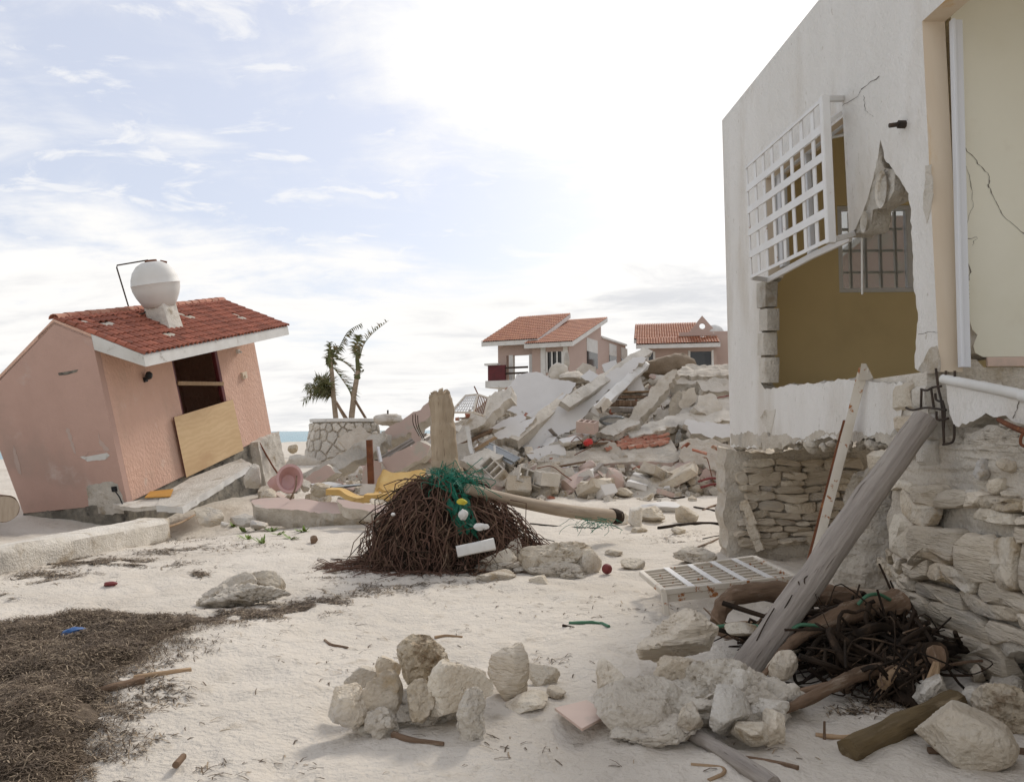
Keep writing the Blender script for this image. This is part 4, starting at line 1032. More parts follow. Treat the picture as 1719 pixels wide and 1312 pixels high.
for k, (pts, n, Y, m, lab) in enumerate((([(1050, 726), (1120, 698), (1235, 684), (1235, 704), (1130, 716), (1062, 734)], (-.05, -.5, .85), 21.6, m_conc, 'long grey slab stretching across the right pile to the white house'),
        ([(1150, 706), (1235, 712), (1235, 736), (1160, 728)], (.1, -.7, .7), 21.0, m_whitesl, 'whitish broken slab at the right edge above the bent roof slab'),
        ([(1128, 700), (1150, 676), (1235, 668), (1235, 690), (1160, 700)], (-.1, -.6, .8), 22.2, m_conc, 'grey flat slab below the pale plaster shell'),
        ([(1000, 726), (1050, 700), (1075, 706), (1030, 732)], (-.1, -.6, .78), 21.3, m_conc, 'grey slab piece below the coiled conduit'),
        ([(772, 772), (812, 752), (846, 764), (806, 788)], (.1, -.6, .78), 19.4, m_conc, 'grey slab piece right of the palm stump'),
        ([(1170, 640), (1198, 632), (1238, 640), (1238, 660), (1180, 656)], (.1, -.8, .6), 23.4, m_conc, 'grey broken slab end under the stacked slabs'))):
    slab('slab_fragment', lab, 'slab', pts, n, .2, Y, front=m, seed=120+k, amp=.07)
# --- left arm: pink ground beams
pk1 = slab('pink_beam_fragment', 'upper broken pink wall beam rising to the palm stump', 'beam', [(640, 724), (700, 690), (738, 656), (745, 664), (742, 690), (706, 708), (698, 724), (672, 732), (640, 752)], (-.35, -.9, .2), .45, 17.6, front=m_pinkr, seed=40, amp=.04)
slab('pink_beam_fragment', 'long grey broken beam running down left to the sand', 'beam', [(500, 800), (560, 768), (620, 732), (645, 722), (646, 740), (625, 760), (596, 772), (560, 792), (540, 812), (512, 812)], (-.25, -.9, .35), .4, 17.3, front=m_conc, seed=41, amp=.035)
slab('pink_beam_fragment', 'low pink end of the beam resting on the sand', 'beam', [(500, 812), (548, 780), (563, 793), (545, 806), (522, 813)], (-.3, -.93, .1), .3, 16.9, front=m_pinkr, seed=42, amp=.03)
slab('pink_beam_fragment', 'lower pink wall beam between the brown post and the palm stump', 'beam', [(625, 782), (660, 762), (705, 740), (722, 748), (716, 764), (690, 778), (672, 790), (650, 796), (626, 812)], (-.3, -.93, .15), .4, 16.6, front=m_pinkr, seed=43, amp=.035)
slab('concrete_post', 'broken pink and grey post with bare rebar left of the palm stump', 'post', [(686, 722), (696, 716), (712, 746), (732, 766), (722, 776), (704, 758)], (-.2, -.95, .1), .25, 16.9, front=m_pinkr, seed=44, amp=.04)
for k, pts in enumerate((((693, 696), (694, 712), (704, 732)), ((697, 694), (699, 714), (709, 736)), ((701, 697), (703, 716), (713, 738)))):
    obj('rebar', tube(curve([at(*q, 16.75) for q in pts], 4), .010, 5), m_iron, label=('leftmost', 'middle', 'rightmost')[k]+' of three bent rebars on the broken pink and grey post', cat='rebar', group='rebar left of the palm stump')
slab('concrete_slab_fragment', 'tilted slab under the lower pink beam', 'slab', [(676, 792), (712, 768), (750, 776), (752, 790), (700, 796)], (-.1, -.8, .5), .3, 16.9, front=m_mortar, seed=45)
slab('concrete_slab_fragment', 'grey block wall stub behind the brown post', 'slab', [(608, 812), (610, 785), (620, 772), (640, 776), (640, 812)], (-.2, -.95, .1), .3, 16.6, front=m_pinkr, seed=46, amp=.04)
for k, (a, b) in enumerate((((640, 775), (715, 728)), ((650, 778), (722, 734)), ((634, 772), (700, 733)))):
    beam('batten', ('upper grey batten in the gap between the pink beams', 'lower grey batten in the gap between the pink beams', 'hindmost grey batten in the gap between the pink beams')[k], 'batten', a, 16.9, b, 17.6, .08, .06, m_wood, seed=k)
beam('brown_post', 'upright dull maroon post between the two pink beams', 'post', (623, 812), 16.2, (620, 738), 16.2, .12, .12, m_rust, amp=0, jag=0)
beam('white_stick', 'short white plastic pipe leaning right of the maroon post', 'pipe', (639, 775), 16.3, (634, 750), 16.4, .06, .06, m_alu, amp=0, jag=0)
# --- beam C and the rusty cage
slab('concrete_beam_fragment', 'wide pale concrete beam leaning behind the palm stump', 'beam', [(752, 745), (776, 715), (800, 690), (826, 662), (858, 648), (858, 668), (828, 690), (812, 712), (790, 722), (778, 745), (758, 772)], (-.35, -.75, .5), .35, 20.8, front=m_conc, seed=50, amp=.05)
cg = thing('rusty_cage', at(785, 700, 19.9), 'small rusty window cage perched on the beam behind the palm stump', 'window cage')
K = [at(757, 692, 19.9), at(795, 692, 19.7), at(802, 662, 20.1), at(782, 664, 20.4), at(812, 698, 19.9), at(820, 668, 20.3)]
for a, b in ((0, 1), (1, 2), (2, 3), (3, 0), (1, 4), (4, 5), (5, 2)): obj('frame_bar', bar(K[a], K[b], .05, .05), m_rustw, cg)
for i in range(1, 8):
    t = i/8; obj('bar', bar(K[0].lerp(K[1], t), K[3].lerp(K[2], t), .022, .022), m_wmetal, cg)
for i in range(1, 6):
    t = i/6; obj('bar', bar(K[0].lerp(K[3], t), K[1].lerp(K[2], t), .022, .022), m_wmetal, cg)
for i in range(1, 7):
    t = i/7; obj('bar', bar(K[1].lerp(K[4], t), K[2].lerp(K[5], t), .02, .02), m_rust, cg)
obj('bar', bar(at(803, 663, 20.1), at(796, 648, 20.1), .03, .03), m_rust, cg)
# --- drawers, channel, coil, blocks
dr = thing('wooden_drawers', at(1060, 672, 23.1), 'smashed brown wooden drawers crushed under the white triangular slab', 'drawers')
for k, (y0, y1, m) in enumerate(((657, 660, m_plank), (664, 669, m_woodb), (672, 682, m_woodb), (684, 692, m_wood))):
    obj('drawer', bar(at(1028+k*2, (y0+y1)/2, 22.9), at(1088-k*3, (y0+y1)/2-1+k, 23.3), .5, (y1-y0)/F*23, n=2, amp=.01, seed=k), m, dr)
obj('side', bar(at(1052, 652, 23.2), at(1032, 664, 22.6), .05, .12), m_plank, dr)
ch = obj('metal_channel', G().add(bar(at(818, 749, 20.2), at(866, 774, 19.4), .30, .02, up=(-.1, -.7, .7))).add(bar(at(816, 752, 20.15), at(864, 777, 19.35), .03, .1, up=(-.1, -.7, .7))).add(bar(at(822, 745, 20.3), at(872, 770, 19.5), .03, .1, up=(-.1, -.7, .7))), m_zinc, label='grey galvanised metal channel below the thick edged white slab', cat='metal channel')
obj('white_pipe', tube([at(830, 748, 19.9), at(831, 776, 19.7)], .03, 8), m_trim, label='thin white pipe hanging in front of the metal channel', cat='pipe')
obj('plastic_strip', tube(curve([at(784, 715, 20), at(788, 738, 19.9), at(790, 752, 19.8), at(793, 762, 19.7)], 4), .06, 6, flat=.3), m_trim, label='limp white strip hanging below the rusty cage', cat='strip')
P = []
for i in range(70):
    a = i*.36; P.append(at(1030+22*math.cos(a)+2*nz(i*.2), 706+7*math.sin(a)+3*nz(i*.2, 4), 22.1+.25*math.sin(a)))
obj('hose_coil', tube(P, .035, 6), m_zinc, label='grey flexible conduit coiled below the brown drawers', cat='hose')
def hblock(name, px, py, Y, s, rot, label, m=None):
    l, h, d = s; g = G(); M = Euler(rot).to_matrix()
    for y in (-1, 1): g.add(box(V((0, y*(d/2-.018), 0)), (l, .036, h)))
    for k in range(4): g.add(box(V((-l/2+.02+k*(l-.04)/3, 0, 0)), (.036, d-.074, h-.004)))
    g.v = [M @ a+at(px, py, Y) for a in g.v]
    return obj(name, g, m or m_conc, label=label, cat='concrete block', smooth=0)
hblock('hollow_block', 886, 803, 18.6, (.62, .30, .36), (1.25, .35, .35), 'hollow concrete block showing three dark cells in front of the rubble pile')
hblock('hollow_block', 830, 789, 18.9, (.62, .28, .36), (.9, .5, -.9), 'hollow concrete block tipped on its side right of the palm stump')
hblock('hollow_block', 918, 803, 18.5, (.5, .3, .36), (.1, .1, .5), 'solid looking concrete block right of the three celled one')
hblock('hollow_block', 986, 716, 20.8, (.5, .3, .36), (.2, .1, -.4), 'pinkish concrete block below the longest white panel', m_pinkr)
obj('red_scrap', tube(curve([at(982, 745, 20.2), at(988, 741, 20.1), at(994, 743, 20.2)], 4), [.05, .09, .1, .1, .1, .09, .08, .05, .03], 7, .3), m_redc, label='bright red plastic scrap on the rubble above the tiled slab', cat='plastic scrap')
obj('blue_bottle', G().add(lathe([(.05, 0), (.07, .02), (.07, .2), (.03, .27), (.03, .31)], 10, Matrix.Translation(at(1138, 742, 19.4)) @ Euler((.2, .1, 0)).to_matrix().to_4x4())), m_glass, label='clear bottle standing upright on the bent roof slab', cat='bottle')
for k, (a, b, c) in enumerate((((1172, 808), (1195, 802), (1216, 806)), ((1176, 818), (1200, 812), (1216, 816)))):
    obj('red_pipe', tube(curve([at(*a, 18.6), at(*b, 18.6), at(*c, 18.5)], 5), .028, 6), m_red, label=('upper', 'lower')[k]+' of two thin red pipes by the foot of the white house', cat='pipe')
# brown earth heap on top and top chunks
roughen(obj('earth_heap', xf(rock(61, (2.3, 1.4, 1.3), 4, 5, rough=.06), at(1112, 618, 26.)), m_mound, label='brown heap of earth on top of the pile before the second far house', cat='earth heap'), .2, .04)
for k, (px, py, w, h, Y, m, lab) in enumerate(((938, 622, 34, 40, 26., m_conc, 'pale concrete chunk at the very top of the pile before the window'), (962, 632, 60, 22, 25.6, m_mortar, 'low brownish chunk at the top of the pile'), (952, 606, 14, 34, 26.2, m_conc, 'upright broken post end at the top of the pile'),
                                          (1108, 640, 40, 22, 25., m_conc, 'pale chunk lying below the brown earth heap'), (1096, 632, 26, 16, 25., m_pinkr, 'small pinkish chunk below the brown earth heap'))):
    w, h = w*Y/F, h*Y/F
    obj('rubble_chunk', xf(rock(400+k, (w, w*.7, h), 3, 9, lo=.5), at(px, py, Y), (0, .4*(k == 0), k)), m, label=lab, cat='chunk', smooth=30)
# --- loose stones of the pile, one object each
bases = {}
def rmesh(m, k):
    key = (m.name, k)
    if key not in bases: bases[key] = mesh_of(rock(500+k, (1, .85+.2*(k % 3), .55+.13*(k % 4)), 2 if k % 3 else 3, 10, rough=.07, lo=.45+.04*(k % 4)), m, 28, 'stone')
    return bases[key]
def bmesh_(m, k):
    key = ('b', m.name, k)
    if key not in bases: bases[key] = mesh_of(bar((-.5, 0, 0), (.5, 0, 0), .62+.1*(k % 2), .34+.12*(k % 3), n=3, amp=.05, seed=k, jag=.1), m, 30, 'fragment')
    return bases[key]
COLN = {'limestone': 'cream', 'broken concrete': 'grey', 'old mortar': 'sandy grey', 'dusty pink plaster': 'pinkish', 'white ceiling plaster': 'white', 'stained foundation': 'dark grey', 'layered limestone': 'banded', 'porous coral stone': 'pitted'}
ORD = ['leftmost', 'second from left', 'third from left', 'fourth from left', 'fifth from left', 'sixth from left', 'seventh from left', 'eighth from left', 'ninth from left', 'tenth from left']
ORR = ['rightmost', 'second from right', 'third from right', 'fourth from right', 'fifth from right', 'sixth from right', 'seventh from right', 'eighth from right', 'ninth from right', 'tenth from right']
def scatter(n, poly, sz, group, marks, cat, seed, mats, f=heap, name='rubble_stone', sink=.2, blocks=.65):
    """marks: (px limit, phrase) landmarks from left to right, used to give each stone a label of its own"""
    rnd = random.Random(seed); xs = [p[0] for p in poly]; ys = [p[1] for p in poly]; k = 0; made = {}
    while k < n:
        px, py = rnd.uniform(min(xs), max(xs)), rnd.uniform(min(ys), max(ys))
        if not inside((px, py), poly): continue
        p = on(px, py, f)
        if p.y > 40: continue
        s = rnd.uniform(*sz)*(.6+.8*rnd.random()**2); m = mats[rnd.randrange(len(mats))]
        blk = rnd.random() < blocks
        me = bmesh_(m, rnd.randrange(5)) if blk else rmesh(m, rnd.randrange(9))
        M = Matrix.Translation(p+V((0, 0, s*(.28-sink)))) @ Euler((rnd.uniform(-.5, .5), rnd.uniform(-.5, .5), rnd.uniform(0, 6.3))).to_matrix().to_4x4() @ Matrix.Diagonal((s*rnd.uniform(.8, 1.4), s, s*rnd.uniform(.8, 1.2), 1))
        o = inst(name if not blk else 'rubble_fragment', me, M, None, None, cat, group); ROOT[o.name] = M
        ph_ = [q for lim, q in marks if px <= lim][0]
        made.setdefault((COLN[m.name], 'squared fragments' if blk else 'rough stones', ph_), []).append((px, o)); k += 1
    for (c, sh, ph_), L in made.items():
        L.sort(key=lambda q: q[0]); N = len(L)
        for i, (px, o) in enumerate(L):
            if N == 1: o['label'] = f'only {c} {sh[:-1]} {ph_}'
            elif N <= 2: o['label'] = f"{('left', 'right')[i]} of the two {c} {sh} {ph_}"
            else: o['label'] = f'{ORD[i] if i <= N//2 else ORR[N-1-i]} of the {c} {sh} {ph_}'
MX = [m_lime, m_conc, m_mortar, m_conc, m_lime, m_pinkr, m_whitesl]
scatter(64, [(800, 800), (870, 790), (1222, 795), (1222, 838), (1000, 842), (830, 838)], (.28, .66), 'stones strewn before the fallen roof slab', ((900, 'beside the three celled block'), (980, 'under the tip of the tiled slab'), (1060, 'before the middle of the tiled slab'), (1130, 'before the right end of the tiled slab'), (9999, 'by the thin red pipes')), 'rubble', 3, MX, sink=.05)
scatter(46, [(780, 742), (860, 770), (940, 745), (1040, 712), (1060, 725), (900, 775), (830, 800), (770, 790)], (.26, .55), 'stones between the white panel and the roof slab', ((830, 'below the rusty cage'), (880, 'by the metal channel'), (960, 'between white panel and tiled slab'), (9999, 'near the coiled conduit')), 'rubble', 4, MX, sink=.0)
scatter(50, [(1080, 700), (1130, 640), (1222, 640), (1222, 735), (1120, 715)], (.35, .75), 'chunks in the right pile', ((1120, 'behind the red tile patch'), (1170, 'in the middle of the right pile'), (9999, 'against the white house corner')), 'rubble', 5, [m_mortar, m_lime, m_conc, m_mortar], sink=.0)
scatter(26, [(900, 612), (1080, 606), (1060, 660), (960, 690), (930, 650)], (.28, .6), 'chunks on the crest of the pile', ((960, 'on the crest before the windows'), (1010, 'on the crest beside the white slabs'), (9999, 'on the crest by the earth heap')), 'rubble', 6, MX, sink=.0)
scatter(30, [(560, 800), (640, 740), (740, 690), (750, 790), (640, 812)], (.22, .45), 'rubble between the pink beams', ((625, 'left of the maroon post'), (680, 'right of the maroon post'), (9999, 'in the gap by the palm stump')), 'rubble', 7, [m_conc, m_mortar, m_dark, m_pinkr], sink=.0)
scatter(40, [(420, 815), (520, 800), (720, 800), (690, 850), (560, 850), (430, 850)], (.2, .5), 'stones left of the palm stump', ((480, 'beside the pink house footing'), (560, 'around the pink basin'), (640, 'behind the yellow foam'), (9999, 'beside the root mass')), 'rubble', 8, [m_lime, m_conc, m_pinkr, m_mortar], sink=.1)
# flat broken slab pieces, splinters of timber and bent bars all over the pile
rnd = random.Random(55); made = {}
AREAS = [((770, 690, 880, 770), 9, 'below the rusty cage'), ((900, 700, 1050, 770), 9, 'between long panel and tiled slab'), ((1060, 640, 1225, 720), 26, 'in the right pile'), ((830, 788, 1220, 832), 19, 'in front of the tiled slab'),
         ((560, 740, 760, 815), 9, 'among the pink beams'), ((900, 605, 1100, 660), 8, 'on the crest of the pile')]
for (xa, ya, xb, yb), cnt_, ph_ in AREAS:
    for k in range(cnt_):
        px, py = rnd.uniform(xa, xb), rnd.uniform(ya, yb); p = onheap(px, py)
        if p.y > 36: p = at(px, py, 26.5)
        n = V((rnd.gauss(-.1, .35), -rnd.uniform(.3, .9), rnd.uniform(.3, 1.))).normalized(); a, b = frame(n)
        L = rnd.uniform(.35, .95)*(1.25 if xa > 1050 and ya < 700 else 1.); m = rnd.choice((m_mortar, m_conc, m_whitesl, m_pinkr, m_mortar, m_conc)); N = rnd.randint(4, 6); P = []
        for q in range(N):
            t = 2*math.pi*(q+rnd.uniform(-.28, .28))/N; r = L*rnd.uniform(.5, 1.); P.append(p+n*.08+a*math.cos(t)*r+b*math.sin(t)*r*rnd.uniform(.5, .8))
        j, _ = jagged(P, .08, .03, k)
        o = obj('slab_fragment', prism(j, -n*rnd.uniform(.09, .2), rough=.04, rows=2, mb=1), [m, m_conc], cat='slab', group='broken slab pieces of the collapsed building', smooth=30)
        made.setdefault((COLN[m.name], ph_), []).append((px, o))
for (c, ph_), L in made.items():
    L.sort(key=lambda q: q[0]); N = len(L)
    for i, (px, o) in enumerate(L):
        o['label'] = f'only flat {c} slab piece {ph_}' if N == 1 else (f"{('left', 'right')[i]} of the two flat {c} slab pieces {ph_}" if N == 2 else f'{ORD[i] if i <= N//2 else ORR[N-1-i]} of flat {c} slab pieces {ph_}')
made = {}
for (xa, ya, xb, yb), _, ph_ in AREAS:
    for k in range(4):
        px, py = rnd.uniform(xa, xb), rnd.uniform(ya, yb); p = onheap(px, py)
        if p.y > 36: continue
        d = V((rnd.gauss(0, 1), rnd.gauss(0, .4), rnd.uniform(-.1, .6))).normalized()*rnd.uniform(.4, 1.1); wood = k < 2
        p = p+V((0, -.25, .18))
        if wood: o = obj('timber_splinter', bar(p-d*.5, p+d*.5, rnd.uniform(.06, .14), rnd.uniform(.03, .06), n=3, amp=.01, jag=.06, seed=k), rnd.choice((m_plank, m_woodb, m_wood)), cat='timber', group='splintered timber in the collapsed building', align=d)
        else: o = obj('bent_rebar', tube(curve([p-d*.6, p+V((0, 0, .1)), p+d*.4+V((0, 0, .2)), p+d*.7+V((rnd.gauss(0, .2), 0, .05))], 4), .012, 5), rnd.choice((m_rust, m_iron)), cat='rebar', group='bent bars in the collapsed building')
        made.setdefault(('timber splinter' if wood else 'thin bent bar', ph_), []).append((px, o))
for (c, ph_), L in made.items():
    L.sort(key=lambda q: q[0])
    for i, (px, o) in enumerate(L): o['label'] = f'only {c} {ph_}' if len(L) == 1 else f"{('left', 'right')[i]} one of two {c}s {ph_}"
g = G(); rnd = random.Random(31)
for k in range(2600):
    px, py = rnd.uniform(560, 1222), rnd.uniform(640, 842)
    p = on(px, py, heap)
    if p.y > 34 or pile(p.x, p.y) < .02 and rnd.random() < .75: continue
    s = rnd.uniform(.03, .16); b = len(g.v)
    M = Euler((rnd.random()*6, rnd.random()*6, rnd.random()*6)).to_matrix()
    g.v += [M @ V((x*s*rnd.uniform(.6, 1.2), y*s, z*s*rnd.uniform(.5, 1)))*.6+p for x, y, z in ((-1, -1, -1), (1, -1, -1), (1, 1, -1), (-1, 1, -1), (-.7, -.8, 1), (.9, -.7, 1), (.8, .9, 1), (-.8, .7, 1))]
    g.f += [(b, b+3, b+2, b+1), (b+4, b+5, b+6, b+7), (b, b+1, b+5, b+4), (b+1, b+2, b+6, b+5), (b+2, b+3, b+7, b+6), (b+3, b, b+4, b+7)]; mi = rnd.choice((0, 1, 2, 0, 1, 2, 0, 1, 2, 0, 1, 2, 3)); g.m += [mi]*6
obj('rubble_gravel', g, [m_conc, m_mortar, m_lime, m_tilep], kind='stuff', smooth=0)
# timber scraps in the pile, one object each
rnd = random.Random(9)
for k, (a, b, Y, w, m, lab) in enumerate((((770, 748), (826, 722), 20.6, .16, m_woodb, 'brown timber sticking out under the rusty cage'), ((780, 765), (830, 735), 20.5, .12, m_plank, 'second brown timber lying below the one under the rusty cage'), ((800, 700), (842, 690), 21.5, .14, m_tilep, 'reddish timber piece behind the rusty cage'),
                                         ((760, 795), (838, 812), 17.5, .2, m_wood, 'flat grey board beside the green net'), ((838, 810), (915, 792), 18.9, .3, m_conc, 'flat pale kerb stone below the tip of the roof slab'), ((985, 668), (1000, 645), 23.6, .05, m_red, 'thin red rod on the longest white panel'),
                                         ((1180, 672), (1222, 664), 22.5, .05, m_red, 'thin red rod at the right edge of the pile'), ((1175, 730), (1222, 700), 21.5, .03, m_iron, 'bent iron bar across the grey roof slab'))):
    beam('timber_scrap' if m in (m_woodb, m_plank, m_tilep) else ('board' if m is m_wood else ('kerb_stone' if m is m_conc else 'rod')), lab, 'timber' if k < 4 else ('stone' if k == 4 else 'rod'), a, Y, b, Y+.4, w, w*.6, m, seed=k, amp=.01)

# ================================================================== FAR PINK HOUSES
def far_house(name, label, FRp, Y0, adeg):
    o = V((at(*FRp, Y0).x, Y0, 0)); a = V((math.cos(R(adeg)), math.sin(R(adeg)), 0)); b = V((-a.y, a.x, 0))
    t = thing(name, o, label, 'house')
    def fr(px, py, v=0.):                      # front plane (pushed back by v)
        p = hit(px, py, o+b*v, b); q = p-o; return q.dot(a), q.dot(b), q.z
    def sd(px, py, u=0.):
        p = hit(px, py, o+a*u, a); q = p-o; return q.dot(a), q.dot(b), q.z
    def w(u, v, z): return o+a*u+b*v+V((0, 0, z))
    return t, fr, sd, w
def blockp(name, w, u0, u1, v0, v1, z0, z1, m, t):
    P = [w(u0, v0, z0), w(u1, v0, z0), w(u1, v1, z0), w(u0, v1, z0)]
    return obj(name, prism(P, V((0, 0, z1-z0)), mf=0, ms=0), m, t, smooth=0)
def tiled_roof(w, t, u0, u1, v0, v1, z0, z1, n, rows, th=.22, fas=True):
    P = [w(u0, v0, z0), w(u1, v0, z0), w(u1, v1, z1), w(u0, v1, z1)]
    obj('roof', prism(P, V((0, 0, -th)), mf=0, ms=0), m_trim, t, smooth=0)
    g = G(); Lr = math.hypot(v1-v0, z1-z0); pu = (u1-u0)/n
    sl = (P[3]-P[0]).normalized(); au = (P[1]-P[0]).normalized(); nn = au.cross(sl)
    if nn.z < 0: nn = -nn
    for i in range(n):
        for r in range(rows):
            b0 = P[0]+au*pu*(i+.5)+sl*(Lr*r/rows-.05); e = sl*(Lr/rows*1.12); bb = len(g.v)
            for q, lift in ((b0, .035), (b0+e, .012)):
                for k in range(5):
                    th_ = math.pi*k/4; g.v.append(q-au*math.cos(th_)*pu*.5+nn*(math.sin(th_)*pu*.42+lift))
            for k in range(4): g.f.append((bb+k, bb+k+1, bb+6+k, bb+5+k)); g.m.append(0)
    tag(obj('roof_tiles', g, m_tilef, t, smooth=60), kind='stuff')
h1, fr, sd, w = far_house('far_house', 'pink two level house with twin mono pitch tiled roofs behind the pile', (893, 600), 40., -24)
zA = fr(890, 576)[2]; zb_ = 1.2
uA = fr(836, 600)[0]; zfl = fr(850, 640)[2]
# block A: front wall with a balcony opening
oa0, oa1, ot = fr(850, 600)[0], fr(889, 600)[0], fr(870, 596)[2]
for a_, b_, c_, d_ in ((uA, oa0, zfl, zA), (oa1, .25, zfl, zA), (oa0, oa1, ot, zA)): blockp('wall', w, a_, b_, 0, .2, c_, d_, m_pinkf, h1)
blockp('floor', w, uA-.3, .25, -.9, 4.4, zfl-.35, zfl, m_trim, h1)
blockp('back_wall', w, uA+1.9, .2, 4.1, 4.3, zfl, zA+.3, m_pinkf, h1)
blockp('side_wall', w, uA, uA+.2, .201, 1.0, zfl, zA, m_pinkf, h1)
blockp('column', w, uA+.62, uA+.85, -.03, .22, zfl, ot+.02, m_trim, h1)
blockp('column', w, oa1-.02, oa1+.2, -.03, .22, zfl, ot+.02, m_trim, h1)
P = [w(.25, .2, zb_), w(.25, 4.3, zb_), w(.25, 4.3, zA+1.9), w(.25, .2, zA+.1)]
obj('side_wall', prism(P, w(-.2, 0, 0)-w(0, 0, 0), mf=0, ms=0), m_pinkf, h1, smooth=0)
br = blockp('balcony_panel', w, uA-.2, uA+.75, -.8, -.65, zfl, zfl+.78, m_maroon, h1)
blockp('balcony_cap', w, uA-.35, uA+.35, -.9, -.5, zfl+.78, zfl+.88, m_trim, h1)
for k in range(2): obj('balcony_rail', bar(w(uA+.7, -.7, zfl+.35+.28*k), w(oa1+.2, -.7, zfl+.35+.28*k), .08, .1), m_iron, h1)
e0 = fr(816, 570)[0]
tiled_roof(w, h1, e0, .55, -.55, 4.3, zA+.12, zA+2.0, 24, 14)
# block B: lower roof to the right, set forward
uB = sd(957, 590)[0]
b0, b1 = fr(893, 600, -.6)[0], fr(955, 600, -.6)[0]; zB = fr(925, 580, -.6)[2]
wa0, wa1, wt0, wt1 = fr(918, 590, -.6)[0], fr(944, 590, -.6)[0], fr(930, 590, -.6)[2], fr(930, 625, -.6)[2]
for a_, b_, c_, d_ in ((b0, wa0, zb_, zB), (wa1, b1, zb_, zB), (wa0, wa1, wt0, zB), (wa0, wa1, zb_, wt1)): blockp('wall', w, a_, b_, -.6, -.4, c_, d_, m_pinkf, h1)
wn = blockp('window', w, wa0, wa1, -.55, -.5, wt1, wt0, m_glassd, h1)
for k in range(4): obj('window_bar', bar(w(wa0+(wa1-wa0)*k/3, -.62, wt1), w(wa0+(wa1-wa0)*k/3, -.62, wt0), .07, .08), m_trim, wn)
blockp('column', w, wa0-.32, wa0-.06, -.64, -.4, zb_, zB-.05, m_trim, h1); blockp('column', w, wa1+.05, wa1+.28, -.64, -.4, zb_, zB-.05, m_trim, h1)
P = [w(b1, -.4, zb_), w(b1, 4.6, zb_), w(b1, 4.6, zB+1.75), w(b1, -.4, zB)]
obj('side_wall', prism(P, w(-.2, 0, 0)-w(0, 0, 0), mf=0, ms=0), m_pinkf, h1, smooth=0)
tiled_roof(w, h1, b0-.25, b1+.35, -1.0, 4.7, zB+.1, zB+1.95, 24, 15)
sw = lambda px, py: sd(px, py, b1)
s0, s1 = sw(985, 600), sw(1003, 600)
blockp('window', w, b1-.1, b1+.02, s0[1], s1[1], sw(990, 616)[2], sw(990, 590)[2], m_glassd, h1)
blockp('window_panel', w, b1-.1, b1+.025, s0[1], s1[1], sw(990, 590)[2], sw(990, 568)[2], m_trim, h1)
# rear wing
r0, r1 = 4.61, 9.6
blockp('wall', w, b1-1.5, b1-.05, r0, r1, zb_, sw(1025, 572)[2], m_pinkf, h1)
blockp('parapet', w, b1-1.5, b1+.05, r0, r1, sw(1025, 572)[2]+.001, sw(1025, 569)[2], m_trim, h1)
for x0, x1 in ((1024, 1036), (1044, 1054)):
    a0, a1 = sw(x0, 600)[1], sw(x1, 600)[1]
    blockp('window_panel', w, b1-.1, b1-.02, a0, a1, sw(1030, 597)[2], sw(1030, 578)[2], m_trim, h1)
    blockp('window', w, b1-.1, b1-.025, a0, a1, sw(1030, 615)[2], sw(1030, 597)[2], m_glassd, h1)
# second house
h2, fr, sd, w = far_house('far_house', 'second pink house with a wide tiled roof and small round gable beside the white house', (1203, 600), 44., -10)
f0 = fr(1076, 600)[0]; zE = fr(1140, 583)[2]
wins = ((1087, 1098), (1157, 1196))
us = [f0]
for x0, x1 in wins: us += [fr(x0, 600)[0], fr(x1, 600)[0]]
us.append(0)
for k in (0, 2, 4): blockp('wall', w, us[k], us[k+1], 0, .2, 1.5, zE, m_pinkf, h2)
for k in (1, 3):
    wn = blockp('window', w, us[k], us[k+1], .08, .12, 1.5, zE-.25, m_glassd, h2)
    for q in (us[k], us[k+1]): obj('window_frame', bar(w(q, .02, 1.5), w(q, .02, zE-.2), .1, .12), m_trim, wn)
blockp('wall', w, us[1], us[2], .0, .2, zE-.25, zE, m_pinkf, h2); blockp('wall', w, us[3], us[4], .0, .2, zE-.25, zE, m_pinkf, h2)
blockp('side_wall', w, -.2, 0, .201, 7, 1.5, zE+.2, m_pinkf, h2)
tiled_roof(w, h2, f0-.25, .15, -.8, 1.0, zE+.12, zE+.65, 30, 5)
tiled_roof(w, h2, f0-.4, fr(1178, 560)[0], 1.01, 5.2, zE+.62, zE+2.0, 26, 11)
pz0, pz1 = fr(1150, 564, 1.)[2], fr(1150, 559, 1.)[2]
blockp('parapet', w, fr(1140, 560, 1.)[0], 4.5, 1.0, 1.3, pz0, pz1+.05, m_pinkf, h2)
blockp('wall', w, .01, 4.5, .9, 1.2, 1.5, pz0, m_pinkf, h2)
c = fr(1179, 552, 1.1); rr = .42
g = [w(c[0]+x, 1.05, pz1+z) for x, z in ((-.75, .05), (.75, .05), (0, .98))]
ring = [w(c[0]+.17*math.cos(q*math.pi/6), 1.05, pz1+.38+.17*math.sin(q*math.pi/6)) for q in range(12)]
tr = geometry.tessellate_polygon([g, ring]); al = g+ring; bk = w(0, .2, 0)-w(0, 0, 0); n_ = len(al)
obj('round_gable', ([p for p in al]+[p+bk for p in al], [tuple(q) for q in tr]+[tuple(i+n_ for i in q) for q in tr]+[(0, 1, n_+1, n_), (1, 2, n_+2, n_+1), (2, 0, n_, n_+2)]+[(3+i, 3+(i+1) % 12, n_+3+(i+1) % 12, n_+3+i) for i in range(12)]), m_pinkf, h2, smooth=0, recalc=True)
c = fr(1200, 556, 1.1)
obj('dome', xf(([V((a.x*.55, a.y*.4, a.z*.5)) for a in ICO[3][0]], ICO[3][1]), w(c[0], 1.4, pz1-.02)), m_trim, h2)
